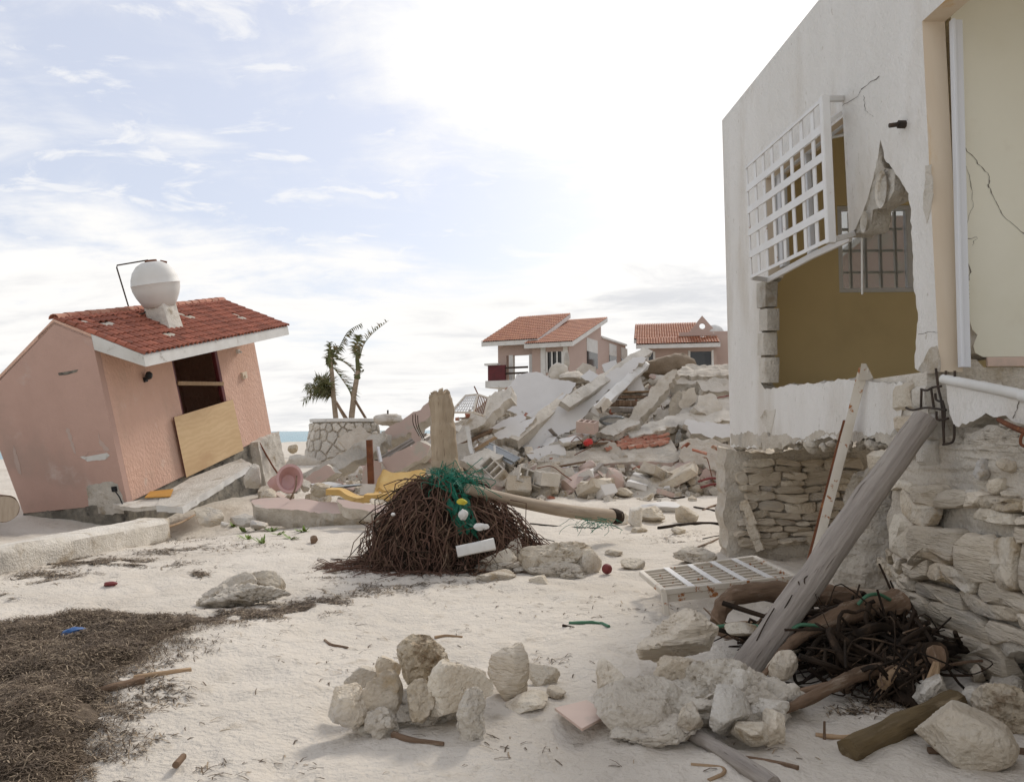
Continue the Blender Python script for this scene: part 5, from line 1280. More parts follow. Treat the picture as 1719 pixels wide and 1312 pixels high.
# scraps of sky line left of the pile
obj('rod', tube([at(651, 706, 26), at(651, 688, 26)], .03, 6), m_iron, label='thin iron rod standing on the skyline right of the planter', cat='rod')
roughen(obj('concrete_chunk', xf(rock(88, (1.0, .8, .6), 3), at(652, 704, 26)), m_conc, label='grey chunk on the skyline just right of the planter', cat='chunk'), .15, .03)

# ================================================================== PALM STUMP WITH ROOT MASS
SY = 9.8
st = thing('palm_stump', at(738, 950, SY), 'broken palm stump standing on a great mound of its own roots', 'palm stump')
sc_ = at(738, 815, SY)
C = [at(753, 800, SY), at(748, 780, SY), at(745, 740, SY), at(742, 700, SY), at(740, 672, SY), at(739, 662, SY)]
tr = obj('trunk', tube(curve(C, 8), [.185]*4+[.165]*6+[.155]*12+[.142]*12+[.135]*7, 26, .07, 2), m_stump, st)
roughen(tr, .045, .018, 5., 3, 2)
g = G(); rnd = random.Random(3)
for k in range(9):
    a = k*.7; q = C[-1]+V((.075*math.cos(a), .075*math.sin(a), -.05)); g.add(bar(q, q+V((.02*math.cos(a), .02*math.sin(a), rnd.uniform(.05, .12))), .07, .05, n=2, amp=.02, seed=k, jag=.04))
tag(obj('splinters', g, m_stump, st), kind='stuff')
rnd = random.Random(5); bx = sc_.x; by = sc_.y
rootm = [m_root, m_woodb, m_woodd]
g = G()
for k in range(2300):
    a = rnd.uniform(0, 2*math.pi)
    ux, uy = math.cos(a), math.sin(a)
    lump = 1+.28*nz(ux*1.6, uy*1.6, 5.)+.18*nz(ux*4, uy*4, 2.)                 # clumps of longer and shorter roots
    R0 = rnd.uniform(.08, .26); z0 = sc_.z+rnd.uniform(-.34, .10)
    p0 = V((bx+ux*R0, by+uy*R0, z0))
    reach = rnd.uniform(.25, 1.0)**.8*lump*(.60+.24*max(0, -ux)**2+.60*max(0, ux)**2+(.10 if uy > 0 else 0))
    flat = rnd.uniform(1.0, 2.2) if ux < .25 else rnd.uniform(.75, 1.5)      # how long the root runs out before it drops
    pts = [p0]; n = 8; wob = rnd.uniform(.04, .20); ph_ = k*1.3
    sw = rnd.gauss(0, .35)
    for i in range(1, n+1):
        t = i/n; r = R0+reach*t**.9; z = z0+rnd.uniform(0, .02)-(z0+.01)*t**flat
        aa = a+sw*t*t; tw = wob*math.sin(t*2.6)
        pts.append(V((bx+math.cos(aa)*r+tw*nz(ph_, t*2.5)*3, by+math.sin(aa)*r+tw*nz(ph_+50, t*2.5)*3, max(.0, z+tw*nz(ph_+90, t*2.5)*2.2))))
    if rnd.random() > .5: pts.append(pts[-1]+V((ux*rnd.uniform(.05, .3), uy*rnd.uniform(.05, .3), rnd.uniform(-.01, .03))))
    if rnd.random() < .12: pts[-1].z += rnd.uniform(.05, .25); pts[-2].z += .06
    r0 = rnd.uniform(.005, .012)*(1.6 if rnd.random() < .08 else 1)
    vf = tube(pts, [r0, r0*.5], 4, cap=False); g.add(vf, rnd.choice((0, 0, 0, 0, 1, 2)))
tag(obj('roots', g, rootm, st, smooth=60), kind='stuff')
core = roughen(obj('root_core', xf(rock(9, (1.15, 1.0, 1.5), 4, 3, rough=.05), V((bx, by, .02))), m_woodd, st), .12, .05)
# twigs raked out at the foot of the roots
g = G()
for k in range(420):
    a = rnd.uniform(math.pi*.9, 2.15*math.pi); r = rnd.uniform(.6, 1.5); p = V((bx+math.cos(a)*r, by+math.sin(a)*r*.66, 0)); p.z = sand(p.x, p.y)+.012
    d = V((math.cos(a+rnd.gauss(0, .8)), math.sin(a+rnd.gauss(0, .8)), 0))*rnd.uniform(.05, .22)
    g.add(tube([p-d, p+V((0, 0, rnd.uniform(.0, .03))), p+d], [.006, .004], 4, cap=False))
tag(obj('root_litter', g, m_root, st), kind='stuff')
# green net
rnd = random.Random(8)
bm = bmesh.new(); nx_, ny_ = 40, 46; vs = []
for j in range(ny_+1):
    for i in range(nx_+1):
        u, w_ = i/nx_, j/ny_
        px = 722+u*60+46*w_*w_+10*math.sin(w_*4)-(40*u-20)*w_*.55; py = 786+w_*112+14*(u-.3)**2*4-10*u
        y = SY-.26-.46*sst(0, .7, w_)+.20*abs(u-.5)*2+.07*nz(u*6, w_*6, 3.)+.04*nz(u*17, w_*17, 1.)
        p = at(px+7*nz(u*5, w_*5, 7.), py+7*nz(u*5, w_*5, 11.), y); vs.append(bm.verts.new(p))
for j in range(ny_):
    for i in range(nx_):
        a = j*(nx_+1)+i
        if nz(i*.18, j*.15, 4.4) < -.33: continue
        bm.faces.new((vs[a], vs[a+1], vs[a+nx_+2], vs[a+nx_+1]))
bmesh.ops.wireframe(bm, faces=bm.faces[:], thickness=.011, use_replace=True, use_even_offset=False)
gv = ([v.co.copy() for v in bm.verts], [tuple(v.index for v in f.verts) for f in bm.faces]); bm.verts.index_update()
gv = ([v.co.copy() for v in bm.verts], [tuple(v.index for v in f.verts) for f in bm.faces]); bm.free()
G_ = G().add(gv)
for k in range(60):
    p = at(rnd.uniform(730, 800), rnd.uniform(795, 822), SY-.45+rnd.uniform(0, .3)); d = V((rnd.gauss(0, .16), rnd.gauss(0, .08), rnd.gauss(0, .1)))
    G_.add(tube(curve([p-d, p+V((0, 0, .04)), p+d, p+d+V((rnd.gauss(0, .08), 0, -.08))], 4), .004, 4, cap=False))
obj('green_net', G_, m_net, label='torn green fishing net draped over the roots below the palm stump', cat='net', smooth=0)
G_ = G()
for k in range(34):
    p = at(rnd.uniform(955, 1030), rnd.uniform(872, 886), 10.6+rnd.uniform(0, .6)); d = V((rnd.gauss(0, .12), rnd.gauss(0, .08), rnd.gauss(0, .05)))
    G_.add(tube(curve([p-d*.7, p+V((0, 0, .03)), p+d*.7, p+d*.9+V((rnd.gauss(0, .06), 0, -.05))], 4), .0032, 4, cap=False))
obj('green_net', G_, m_net, label='wispy scrap of green net lying under the low end of the pole', cat='net')
obj('yellow_rag', xf(rock(15, (.13, .06, .08), 3, 5), at(776, 842, SY-.72)), MAT('yellow rag', (.55, .47, .06), (.45, .38, .05), 5.), label='small yellow rag caught in the green net', cat='rag')
for k, (px, py, w, h, dy, lab) in enumerate(((777, 862, .12, .15, -.72, 'upper white lump stuck in the roots below the yellow rag'), (808, 884, .18, .12, -.78, 'lower white lump stuck in the roots beside the polystyrene block'), (660, 863, .07, .04, -.7, 'tiny white scrap on the left flank of the root mass'))):
    obj('foam_lump', xf(rock(30+k, (w, .1, h), 3, 7), at(px, py, SY+dy)), m_foamw, label=lab, cat='foam lump')
obj('foam_block', bar(at(767, 926, 8.85), at(830, 912, 8.9), .14, .12, n=4, amp=.012, bev=.15, seed=2), m_foamw, label='white polystyrene block lying at the foot of the root mass', cat='foam block')
# fallen pole
pa, pb2 = at(784, 820, 9.45), at(1036, 867, 11.6)
fp = thing('fallen_pole', pa, 'smooth bleached pole lying from the root mass to the right', 'pole')
pts_ = [pa.lerp(pb2, i/16)+V((0, 0, -.05*math.sin(math.pi*i/16))) for i in range(17)]
obj('shaft', tube(pts_, [.062, .105], 14, .03, 2), m_pole, fp, align=pb2-pa)
dd = (pb2-pa).normalized(); obj('charred_end', tube([pb2-dd*.16, pb2-dd*.05, pb2+dd*.05], [.110, .113, .10], 14, .05), m_woodd, fp)

# ================================================================== LEFT MIDDLE DEBRIS
kb = obj('kerb_block', bar(gnd(-120, 990)+V((0, 0, .10)), gnd(246, 902)+V((0, .35, .06)), .45, .46, h2=.36, n=18, amp=.035, jag=.16, seed=4, bev=.12), m_conc, label='long grey concrete kerb lying in front of the tilted pink house', cat='kerb')
roughen(kb, .10, .02, 1.7)
lg = thing('palm_log', at(5, 870, 12.6), 'cut palm log end at the left edge behind the concrete kerb', 'log')
c0, c1 = at(8, 854, 12.6), at(-70, 846, 15.)
obj('trunk', tube([c0, c0.lerp(c1, .5), c1], [.20, .21, .21], 20, .05), m_pole, lg)
cx_ = (c1-c0).normalized()
obj('bark', tube([c0+cx_*.03, c0.lerp(c1, .3), c1], [.212, .225, .225], 22, .08, 3), m_woodb, lg)
obj('dry_frond', G().add(tube(curve([gnd(110, 922, .03), gnd(180, 905, .06), gnd(255, 890, .08), gnd(300, 878, .10), gnd(330, 862, .12)], 5), [.035, .015], 6)).add(tube(curve([gnd(60, 927, .03), gnd(150, 916, .05), gnd(240, 900, .03)], 5), [.02, .01], 5)), m_plank, label='long dry palm frond stem lying along the kerb before the pink house', cat='palm frond')
# pink basin
B0 = at(476, 806, 15.6)
bs = thing('pink_basin', B0, 'pink ceramic toilet bowl lying on its side by the pink house', 'toilet bowl')
BM = Matrix.Translation(at(486, 804, 15.4)) @ Euler((1.15, .25, .35)).to_matrix().to_4x4()
obj('bowl', lathe([(.03, -.30), (.13, -.28), (.17, -.14), (.23, .0), (.255, .02), (.25, .045), (.205, .04), (.18, -.02), (.12, -.14), (.02, -.17)], 28, BM @ Matrix.Diagonal((1, 1.2, 1, 1))), m_ceram, bs)
obj('foot', tube([at(474, 808, 15.7), at(462, 812, 15.8), at(456, 817, 15.8)], [.17, .15, .13], 14), m_ceram, bs)
for k, (px, py, w, h, d, m, Y, lab) in enumerate(((349, 865, 60, 46, .5, m_lime, 13.9, 'large rounded pale boulder against the dark footing of the pink house'), (405, 873, 56, 30, .5, m_conc, 14.0, 'grey boulder between the rounded boulder and the pink slab'), (433, 880, 40, 20, .3, m_lime, 13.7, 'small pale stone in front of the pink slab corner'),
        (375, 880, 18, 18, .2, m_conc, 13.7, 'little grey stone between the two big boulders'), (450, 828, 40, 26, .35, m_lime, 14.8, 'pale stone just left below the pink basin'), (425, 800, 34, 60, .3, m_conc, 15.9, 'upright grey concrete stub at the right end of the porch'),
        (545, 822, 66, 34, .4, m_lime, 15.2, 'broad pale rock right of the pink basin'), (590, 848, 60, 22, .35, m_lime, 14.3, 'long low pale rock before the yellow foam'), (635, 842, 66, 20, .3, m_lime, 13.9, 'flat cream rock just under the yellow foam'), (512, 816, 30, 30, .3, m_conc, 15.6, 'angular grey chunk right next to the pink basin'),
        (490, 752, 26, 20, .5, m_coral, 33., 'far rounded rock on the beach by the planter'), (470, 778, 40, 14, .5, m_lime, 26., 'flat pale rock on the beach left of the planter'))):
    o = obj('boulder', xf(rock(600+k, (w*Y/F, d, h*Y/F), 4 if Y < 20 else 3, 9, rough=.06, lo=.55), at(px, py, Y), (0, 0, k*.2)), m, label=lab, cat='boulder', smooth=30)
slab('pink_slab_fragment', 'thick broken pink slab lying on the sand right of the boulders', 'slab', [(425, 838), (470, 834), (530, 840), (600, 850), (640, 853), (628, 861), (560, 862), (428, 850)], (0, -.3, .95), .36, 14.2, front=m_pinkr, edge=m_mortar, seed=60, amp=.04)
slab('pink_slab_fragment', 'thinner pink slab lying flat under the yellow foam', 'slab', [(566, 837), (620, 846), (700, 850), (718, 856), (650, 862), (575, 850)], (0, -.3, .95), .2, 13.2, front=m_pinkr, edge=m_mortar, seed=61, amp=.03)
slab('white_board', 'flat white board lying behind the pink slab', 'board', [(520, 812), (552, 808), (575, 812), (548, 820)], (0, -.4, .9), .05, 15.4, front=m_whitesl, seed=62, amp=.01)
slab('white_board', 'small upright white board behind the yellow foam', 'board', [(606, 812), (630, 812), (626, 830), (603, 830)], (0, -1, .1), .04, 15.0, front=m_whitesl, seed=63, amp=.004)
for k, (pts, lab) in enumerate((([(552, 824, 14.6), (575, 826, 14.5), (598, 838, 14.3), (622, 836, 14.3), (632, 830, 14.4)], 'lower curved yellow foam pad sagging over the stones'), ([(630, 822, 15.), (640, 806, 15.), (655, 812, 14.9), (680, 810, 15.), (712, 804, 15.1)], 'upper yellow foam pad with a raised kink'), ([(614, 835, 14.1), (650, 834, 14.1), (676, 828, 14.1), (694, 824, 14.2)], 'flat pale yellow foam pad in front of the raised one'))):
    P = curve([at(*q) for q in pts], 6); v = []; f = []
    wd_ = (.5, .55, .4)[k]; th_ = (.10, .07, .13)[k]
    for i, p in enumerate(P):
        t = i/len(P)
        for (a, b) in ((-1, 1), (-.95, 0), (-1, -1), (0, -1.05), (1, -1), (1, 0), (1, 1), (0, 1.05)):
            v.append(p+V((.03*nz(t*5, a), a*wd_/2*(1-.15*abs(nz(t*3, k))), b*th_/2+.16*a*(k == 1)+.03*nz(t*6, a*2, b))))
    n = len(P)
    for i in range(n-1):
        for j in range(8): f.append((i*8+j, i*8+(j+1) % 8, i*8+8+(j+1) % 8, i*8+8+j))
    f += [tuple(range(7, -1, -1)), tuple((n-1)*8+j for j in range(8))]
    obj('foam_pad', (v, f), m_foam, label=lab, cat='foam pad', group='yellow foam left of the palm stump', smooth=50, recalc=True)
obj('bent_stick', tube(curve([at(498, 776+22, 14.6), at(496, 818, 14.5), at(487, 838, 14.4)], 5), [.012, .018], 6), m_woodb, label='thin bent stick standing by the pink basin', cat='stick')
beam('board', 'dark board edge left of the yellow foam', 'board', (556, 818), 15.0, (600, 814), 15.1, .3, .03, m_zinc, amp=.01)

# ================================================================== FOREGROUND ROCKS
def chunk(loc_px, label, stones, mort, auto=False):
    t = thing('rubble_chunk', gnd(*loc_px), label, 'stone rubble')
    for k, (px, py, w, h, Y, m, kw) in enumerate(stones):
        if auto: Y = on(px, py+.36*h).y
        S = Y/F; kk = dict(sub=5 if w > 75 else 4, cuts=9, rough=.055, lo=.6); rot = kw.pop('rot', (0, 0, k*.3)); dp = kw.pop('dp', .85); kk.update(kw)
        o = obj('stone', xf(rock(700+k*3+int(px), (w*S*1.24, w*S*dp, h*S*1.2), **kk), at(px, py, Y), rot), m, t, smooth=28)
    for k, (px, py, w, h, Y) in enumerate(mort):
        if auto: Y = on(px, py+.36*h).y
        S = Y/F; roughen(obj('mortar', xf(rock(800+k+int(px), (w*S*1.2, w*S*.62, h*S*1.3), 5, 6, rough=.14, lo=.6), at(px, py, Y)), m_mortar, t), .03, .03, 9.)
    return t
chunk((690, 1230), 'cluster of cream stones still mortared together in the centre foreground', [
    (582, 1185, 76, 84, 4.40, m_lime, {'rot': (0, .25, 0)}), (637, 1172, 66, 88, 4.42, m_lime, {'rot': (0, .1, .2)}), (612, 1133, 60, 42, 4.75, m_mortar, {}), (650, 1122, 44, 42, 4.7, m_lime, {}),
    (708, 1114, 92, 84, 4.62, m_coral, {'pit': .12, 'rough': .09, 'rot': (0, -.25, 0)}), (706, 1176, 66, 64, 4.36, m_coral, {'pit': .12, 'rough': .1}), (768, 1158, 100, 96, 4.42, m_lime, {'lo': .55, 'rot': (.1, .2, .4)}),
    (806, 1150, 30, 60, 4.5, m_lime, {})], [(700, 1200, 200, 66, 4.50), (795, 1212, 40, 84, 4.2), (650, 1216, 60, 44, 4.3), (745, 1128, 40, 40, 4.6)])
chunk((1160, 1240), 'large broken lump of mortared stone at the foot of the leaning pole', [
    (1078, 1185, 150, 120, 4.38, m_mortar, {'lo': .5}), (1148, 1140, 100, 84, 4.75, m_lime, {'rough': .09}), (1238, 1158, 150, 140, 4.62, m_conc, {'lo': .5, 'rot': (0, .55, .2)}), (1158, 1205, 66, 76, 4.15, m_lime, {'lo': .5}),
    (1216, 1200, 104, 84, 4.25, m_conc, {'lo': .55}), (1300, 1222, 74, 56, 4.15, m_lime, {}), (1262, 1230, 90, 34, 4.05, m_lime, {}), (1275, 1195, 90, 84, 4.4, m_conc, {'rot': (0, .6, 0)})],
    [(1175, 1190, 290, 110, 4.55), (1100, 1225, 130, 36, 4.2), (1205, 1150, 110, 80, 4.6), (1255, 1180, 130, 110, 4.5)])
chunk((405, 1012), 'low jagged pale stone lump half buried in the sand on the left', [
    (432, 978, 84, 56, 6.9, m_lime, {'lo': .5, 'rot': (0, .2, 0)}), (395, 988, 60, 44, 6.75, m_mortar, {'rot': (0, -.5, 0)}), (383, 1000, 50, 34, 6.5, m_lime, {'lo': .5}), (350, 1008, 36, 22, 6.5, m_lime, {}), (455, 985, 46, 36, 6.7, m_lime, {})],
    [(410, 1000, 130, 44, 6.8)], True)
chunk((940, 965), 'broad cream boulder mass right of the root mound', [
    (935, 940, 110, 64, 7.7, m_lime, {'rough': .08}), (978, 944, 54, 48, 7.6, m_lime, {}), (900, 950, 46, 36, 7.5, m_lime, {}), (946, 932, 80, 50, 7.9, m_strata, {})], [(940, 958, 120, 30, 7.6)], True)
chunk((830, 965), 'tumbled pale stones at the foot of the root mound behind the polystyrene block', [
    (828, 942, 66, 44, 7.9, m_lime, {'lo': .5}), (862, 938, 32, 40, 7.8, m_conc, {}), (848, 928, 50, 24, 8.1, m_lime, {}), (832, 965, 70, 18, 7.4, m_lime, {}), (866, 934, 44, 52, 8.4, m_lime, {})], [(845, 952, 90, 22, 7.9)], True)
for k, (px, py, w, h, Y, m, kw, lab) in enumerate((
    (852, 1128, 92, 104, 4.95, m_strata, {'rot': (0, .35, 0), 'lo': .55, 'strata': .05}, 'upright banded stone leaning in the centre foreground'),
    (908, 1133, 58, 44, 5.15, m_lime, {}, 'small stone right behind the upright banded stone'), (890, 1177, 84, 26, 4.7, m_lime, {}, 'low flat stone in front of the upright banded stone'),
    (935, 1160, 40, 22, 4.9, m_lime, {}, 'tiny stone left of the pink tile'), (1022, 1140, 84, 58, 5.05, m_lime, {'rough': .08}, 'middling stone just behind the pink tile'),
    (1136, 1066, 136, 108, 5.15, m_strata, {'lo': .6, 'strata': .07, 'sub': 5, 'rot': (0, -.1, .3)}, 'big layered block standing on the mortared lump left of the pole'),
    (1612, 1232, 150, 104, 4.15, m_lime, {'rough': .035, 'lo': .75, 'sub': 5}, 'smooth pale boulder in the right bottom corner'),
    (1690, 1195, 100, 92, 4.4, m_coral, {'pit': .1, 'sub': 5}, 'brownish pitted boulder at the right edge above the smooth one'), (1632, 1178, 60, 50, 4.75, m_conc, {}, 'greyish knobbly stone behind the smooth boulder'),
    (1560, 1158, 96, 70, 4.95, m_conc, {'lo': .5}, 'flat faced grey stone in the shade below the stone footing'), (1640, 1130, 40, 40, 5.2, m_lime, {}, 'pale stone under the hanging footing'), (1700, 1150, 80, 40, 5.0, m_mortar, {}, 'dull stone at the right edge under the footing'),
    (1062, 945, 46, 24, 7.7, m_lime, {'lo': .5}, 'pointed cream stone right of the red ball'), (1165, 933, 100, 34, 8.6, m_mortar, {'rough': .1}, 'long lumpy stone just behind the white iron grille'), (1066, 868, 40, 46, 11.4, m_conc, {}, 'white stone propping the charred end of the pole'),
    (1090, 862, 60, 34, 11.9, m_lime, {}, 'pale stone behind the end of the pole'), (1110, 852, 80, 20, 12.4, m_whitesl, {'lo': .45}, 'white flat slab piece right of the pole end'), (1150, 862, 44, 44, 12., m_lime, {'lo': .55}, 'cream conical rock between the pole and the white house'), (1040, 872, 36, 24, 11.3, m_lime, {}, 'squat stone under the pole near its end'),
    (1138, 890, 34, 16, 10.6, m_lime, {}, 'small cream stone below the conical rock'), (1072, 888, 34, 14, 10.7, m_lime, {}, 'flat cream stone below the white propping stone'),
    (905, 972, 40, 16, 7.1, m_lime, {}, 'low cream stone in front of the broad boulder mass'), (872, 955, 36, 14, 7.4, m_lime, {}, 'low stone between the two boulder groups by the roots'), (1032, 928, 40, 12, 8.3, m_lime, {}, 'flat stone behind the red ball'),
    (1345, 985, 40, 20, 6.7, m_lime, {}, 'pale stone behind the driftwood roots'), (1418, 1082, 60, 40, 5.6, m_conc, {}, 'grey stone caught among the blackened roots'), (1310, 1112, 60, 50, 5.0, m_lime, {}, 'pale stone beside the foot of the leaning pole'), (1312, 1092, 70, 40, 5.5, m_lime, {}, 'stone half hidden behind the foot of the leaning pole'),
    (1250, 1055, 70, 26, 5.5, m_lime, {}, 'flat stone between the layered block and the pole'))):
    if 'layered block' not in lab and 'caught among' not in lab and 'foot of the leaning pole' not in lab: Y = on(px, py+.36*h).y
    S = Y/F; kk = dict(sub=4, cuts=9, rough=.055, lo=.6); rot = kw.pop('rot', (0, 0, k*.4)); kk.update(kw)
    obj('boulder', xf(rock(900+k, (w*S*1.12, w*S*.9, h*S*1.12), **kk), at(px, py, Y), rot), m, label=lab, cat='boulder', smooth=28)
tq = [gnd(*q, z) for q, z in (((931, 1187), .05), ((985, 1174), .07), ((1023, 1197), .05), ((977, 1222), .035))]
obj('pink_tile', prism(tq, V((0, 0, -.014)), mf=0, ms=0), m_pinkt, label='square pink floor tile lying on the sand in the foreground', cat='floor tile', smooth=0)
obj('red_ball', xf(([a*.058 for a in ICO[3][0]], ICO[3][1]), gnd(1019, 962)+V((0, 0, .05))), m_red, label='dull red ball on the sand right of the boulder mass', cat='ball')

# ================================================================== LEANING POLE, RUSTED POST, GROUND GRILLE
lp0, lp1 = at(1250, 1130, 5.28), at(1552, 702, 5.62)
P = [lp0.lerp(lp1, i/22)+V((.012*nz(i*.3, 1), 0, .012*nz(i*.3, 5))) for i in range(23)]
P[0] = lp0-(lp1-lp0)*.04
pole = thing('leaning_pole', lp0, 'thick grey weathered pole leaning against the undermined white house', 'pole')
sh = obj('shaft', tube(P, [.108]*3+[.102]*5+[.096]*8+[.088]*7, 26, .025, 3), m_wood, pole, align=lp1-lp0)
roughen(sh, .05, .005, 5., 3, 1)
g = G()
for pts in (((1357, 965), (1350, 972), (1352, 985), (1345, 988), (1340, 975)), ((1335, 1010), (1325, 1022), (1330, 1015)), ((1330, 998), (1322, 1012), (1316, 1022)), ((1300, 1020), (1285, 1045), (1270, 1075))):
    ax = (lp1-lp0).normalized()
    pp_ = []
    for q in pts:
        t = ((lp0-EYE).length); best = min(P, key=lambda c: (proj(c)[0]-q[0])**2+(proj(c)[1]-q[1])**2)
        d = ray(*q).normalized(); b = best-EYE; tt = b.dot(d); pp_.append(EYE+d*(tt-.093))
    g.add(tube(curve(pp_, 4), .0042, 5))
obj('knot', g, m_woodd, pole)
rpst = thing('rusted_post', at(1362, 985, 7.0), 'rusting white angle iron post leaning on the white wall', 'iron post')
a0, a1 = at(1352, 1000, 7.05), at(1450, 618, 6.62)
obj('flange', bar(a0, a1, .075, .014, up=(-.6, -.8, 0), n=10, amp=.002), m_rustw, rpst)
b0_, b1_ = at(1347, 992, 7.1), at(1421, 706, 6.80)
obj('flange', bar(b0_, b1_, .05, .05, up=(-.6, -.8, 0), n=6, amp=.003), m_rust, rpst)
obj('bracket', prism([at(1441, 638, 6.6), at(1446, 610, 6.6), at(1454, 610, 6.6), at(1466, 634, 6.6), at(1458, 638, 6.6)], V((.01, .02, 0)), mf=0, ms=0), m_rustw, rpst, smooth=0)
gg = thing('iron_grille', gnd(1200, 980), 'white rusting window grille lying on the sand before the house corner', 'window grille')
K = [at(1077, 962, 7.75), at(1266, 936, 8.65), at(1336, 969, 7.5), at(1114, 993, 6.85)]
up_ = (K[1]-K[0]).cross(K[3]-K[0]).normalized()
if up_.z < 0: up_ = -up_
for a, b in ((0, 1), (1, 2), (2, 3), (3, 0)): obj('frame_bar', bar(K[a], K[b], .05, .05, up=up_), m_rustw, gg)
for i in range(1, 5):
    t = i/5; obj('bar', bar(K[0].lerp(K[1], t)+up_*.02, K[3].lerp(K[2], t)+up_*.02, .06, .012, up=up_), m_wmetal, gg)
for i in range(1, 8):
    t = i/8; obj('bar', bar(K[0].lerp(K[3], t), K[1].lerp(K[2], t), .014, .02, up=up_), m_rustw, gg)
dn = V((.02, -.02, -.22))
for c in K[3:]: obj('leg', bar(c, c+dn, .05, .05, up=(1, 0, 0)), m_rustw, gg)
obj('side_plate', prism([K[3]+V((0, -.012, .02)), K[2]+V((0, -.012, .02)), K[2]+V((0, -.012, -.09)), K[3]+V((0, -.012, -.09))], V((0, .008, 0)), mf=0, ms=0), m_rustw, gg, smooth=0)

# ================================================================== DRIFTWOOD AND BLACK ROOTS
def limb(name, pts, r, m, label, cat, seed=0, k=12, parent=None, amp=.14):
    P = curve([at(*q) if len(q) == 3 else gnd(*q) for q in pts], 7); n = len(P)
    rr = [r[0]+(r[1]-r[0])*i/(n-1) for i in range(n)] if len(r) == 2 else [r[min(len(r)-1, int(i/(n-1)*(len(r)-1)))] for i in range(n)]
    return obj(name, tube(P, rr, k, amp, seed), m, parent, align=P[-1]-P[0], label=label if parent is None else None, cat=cat if parent is None else None)
limb('driftwood', [(1203, 1044, 6.1), (1212, 1018, 6.15), (1238, 998, 6.2), (1290, 992, 6.2), (1345, 996, 6.2), (1400, 1002, 6.25), (1450, 1012, 6.3)], (.055, .10), m_woodb, 'thick arched driftwood trunk behind the foot of the leaning pole', 'driftwood', 1, amp=.25)
limb('driftwood', [(1392, 1000, 6.25), (1440, 1004, 6.3), (1505, 1008, 6.35)], (.085, .08), m_pole, 'pale smooth driftwood trunk reaching the footing behind the black roots', 'driftwood', 2)
limb('driftwood', [(1275, 1140, 4.95), (1305, 1105, 5.05), (1330, 1078, 5.2), (1365, 1056, 5.3), (1420, 1030, 5.4), (1470, 1018, 5.5), (1508, 1012, 5.6)], (.016, .03, .04, .06, .075, .085, .10), m_woodb, 'thick tapering driftwood log slanting across the black roots', 'driftwood', 3, amp=.2)
limb('driftwood', [(1298, 1197, 4.35), (1345, 1178, 4.45), (1400, 1150, 4.6), (1440, 1132, 4.75), (1495, 1118, 4.9), (1540, 1100, 5.0)], (.026, .032, .036, .042, .06, .085), m_woodb, 'long brown driftwood branch pointing left in front of the black roots', 'driftwood', 4, amp=.2)
limb('driftwood', [(1312, 1172, 4.6), (1360, 1158, 4.7), (1410, 1148, 4.8)], (.018, .03), m_woodb, 'short brown branch lying just behind the long driftwood branch', 'driftwood', 5)
limb('driftwood', [(1482, 1148, 4.7), (1500, 1130, 4.8), (1520, 1115, 4.9)], (.035, .03), m_plank, 'stubby side branch of driftwood near the cut stump end', 'driftwood', 6)
rt_ = thing('root_tangle', at(1440, 1130, 5.3), 'tangle of blackened tree roots heaped against the stone footing', 'roots')
g = G(); rnd = random.Random(17)
for k in range(300):
    cx, cy = rnd.gauss(1425, 75), rnd.gauss(1085, 30)
    if cx < 1318 or cx > 1560 or cy < 1015 or cy > 1165: continue
    Y = rnd.uniform(5.0, 6.0)-.006*(cy-1085); Y = max(Y, 5.75) if cx < 1395 else Y; p = at(cx, cy, max(4.7, Y)); p.z = max(p.z, .03)
    d = V((rnd.gauss(0, .26), rnd.gauss(0, .14), rnd.gauss(0, .10))); q = V((rnd.gauss(0, .1), rnd.gauss(0, .1), rnd.gauss(0, .08)))
    q2 = V((rnd.gauss(0, .09), rnd.gauss(0, .09), rnd.gauss(0, .08))); pts = [p-d, p-d*.5+q, p+q2, p+d*.45-q*.7, p+d*.8+q2*.8+V((0, 0, -.06)), p+d*1.0-q2]
    for a in pts: a.z = max(a.z, .015)
    r0 = rnd.uniform(.005, .022)*(1.7 if k % 9 == 0 else 1); g.add(tube(curve(pts, 4), [r0, r0*.4], 7, .35, k), rnd.choice((0, 0, 0, 0, 0, 1)))
for k in range(150):                                          # fibre hanging from the stump
    a = at(rnd.uniform(1480, 1570), rnd.uniform(1080, 1125), rnd.uniform(4.85, 5.15)); e = at(rnd.uniform(1455, 1560), rnd.uniform(1150, 1200), rnd.uniform(4.6, 4.95)); e.z = max(e.z, .01)
    g.add(tube(curve([a, a.lerp(e, .5)+V((rnd.gauss(0, .05), rnd.gauss(0, .05), .02)), e], 4), [rnd.uniform(.006, .016), .004], 5, .2, k), rnd.choice((0, 0, 0, 1)))
tag(obj('roots', g, [m_woodd, m_woodb], rt_), kind='stuff')
for k, (px, py, w, h, Y) in enumerate(((1450, 1058, 190, 76, 5.75), (1385, 1092, 110, 80, 5.75), (1530, 1100, 120, 84, 5.2), (1440, 1118, 130, 60, 5.35), (1508, 1150, 50, 80, 4.85))):
    roughen(obj('root_mass', xf(rock(60+k, (w*Y/F, .5, h*Y/F), 4, 3, rough=.12), at(px, py, Y)), m_woodd, rt_), .035, .09, 11.)
se = at(1572, 1100, 4.86)
obj('stump', tube([at(1520, 1108, 5.1), at(1550, 1104, 4.98), se], [.10, .09, .085], 14, .2), m_woodd, rt_)
obj('cut_end', tube([se, se+(se-at(1540, 1106, 5.0)).normalized()*.012], [.07, .066], 16, .2), m_woodb, rt_)
for k, pts in enumerate((((1570, 1112, 4.8), (1560, 1135, 4.75), (1548, 1158, 4.7)), ((1572, 1112, 4.8), (1566, 1140, 4.75), (1552, 1162, 4.72)), ((1574, 1112, 4.8), (1572, 1135, 4.75), (1562, 1160, 4.7)))):
    limb('fibre', pts, (.016, .010), m_plank, None, None, k, 6, rt_)
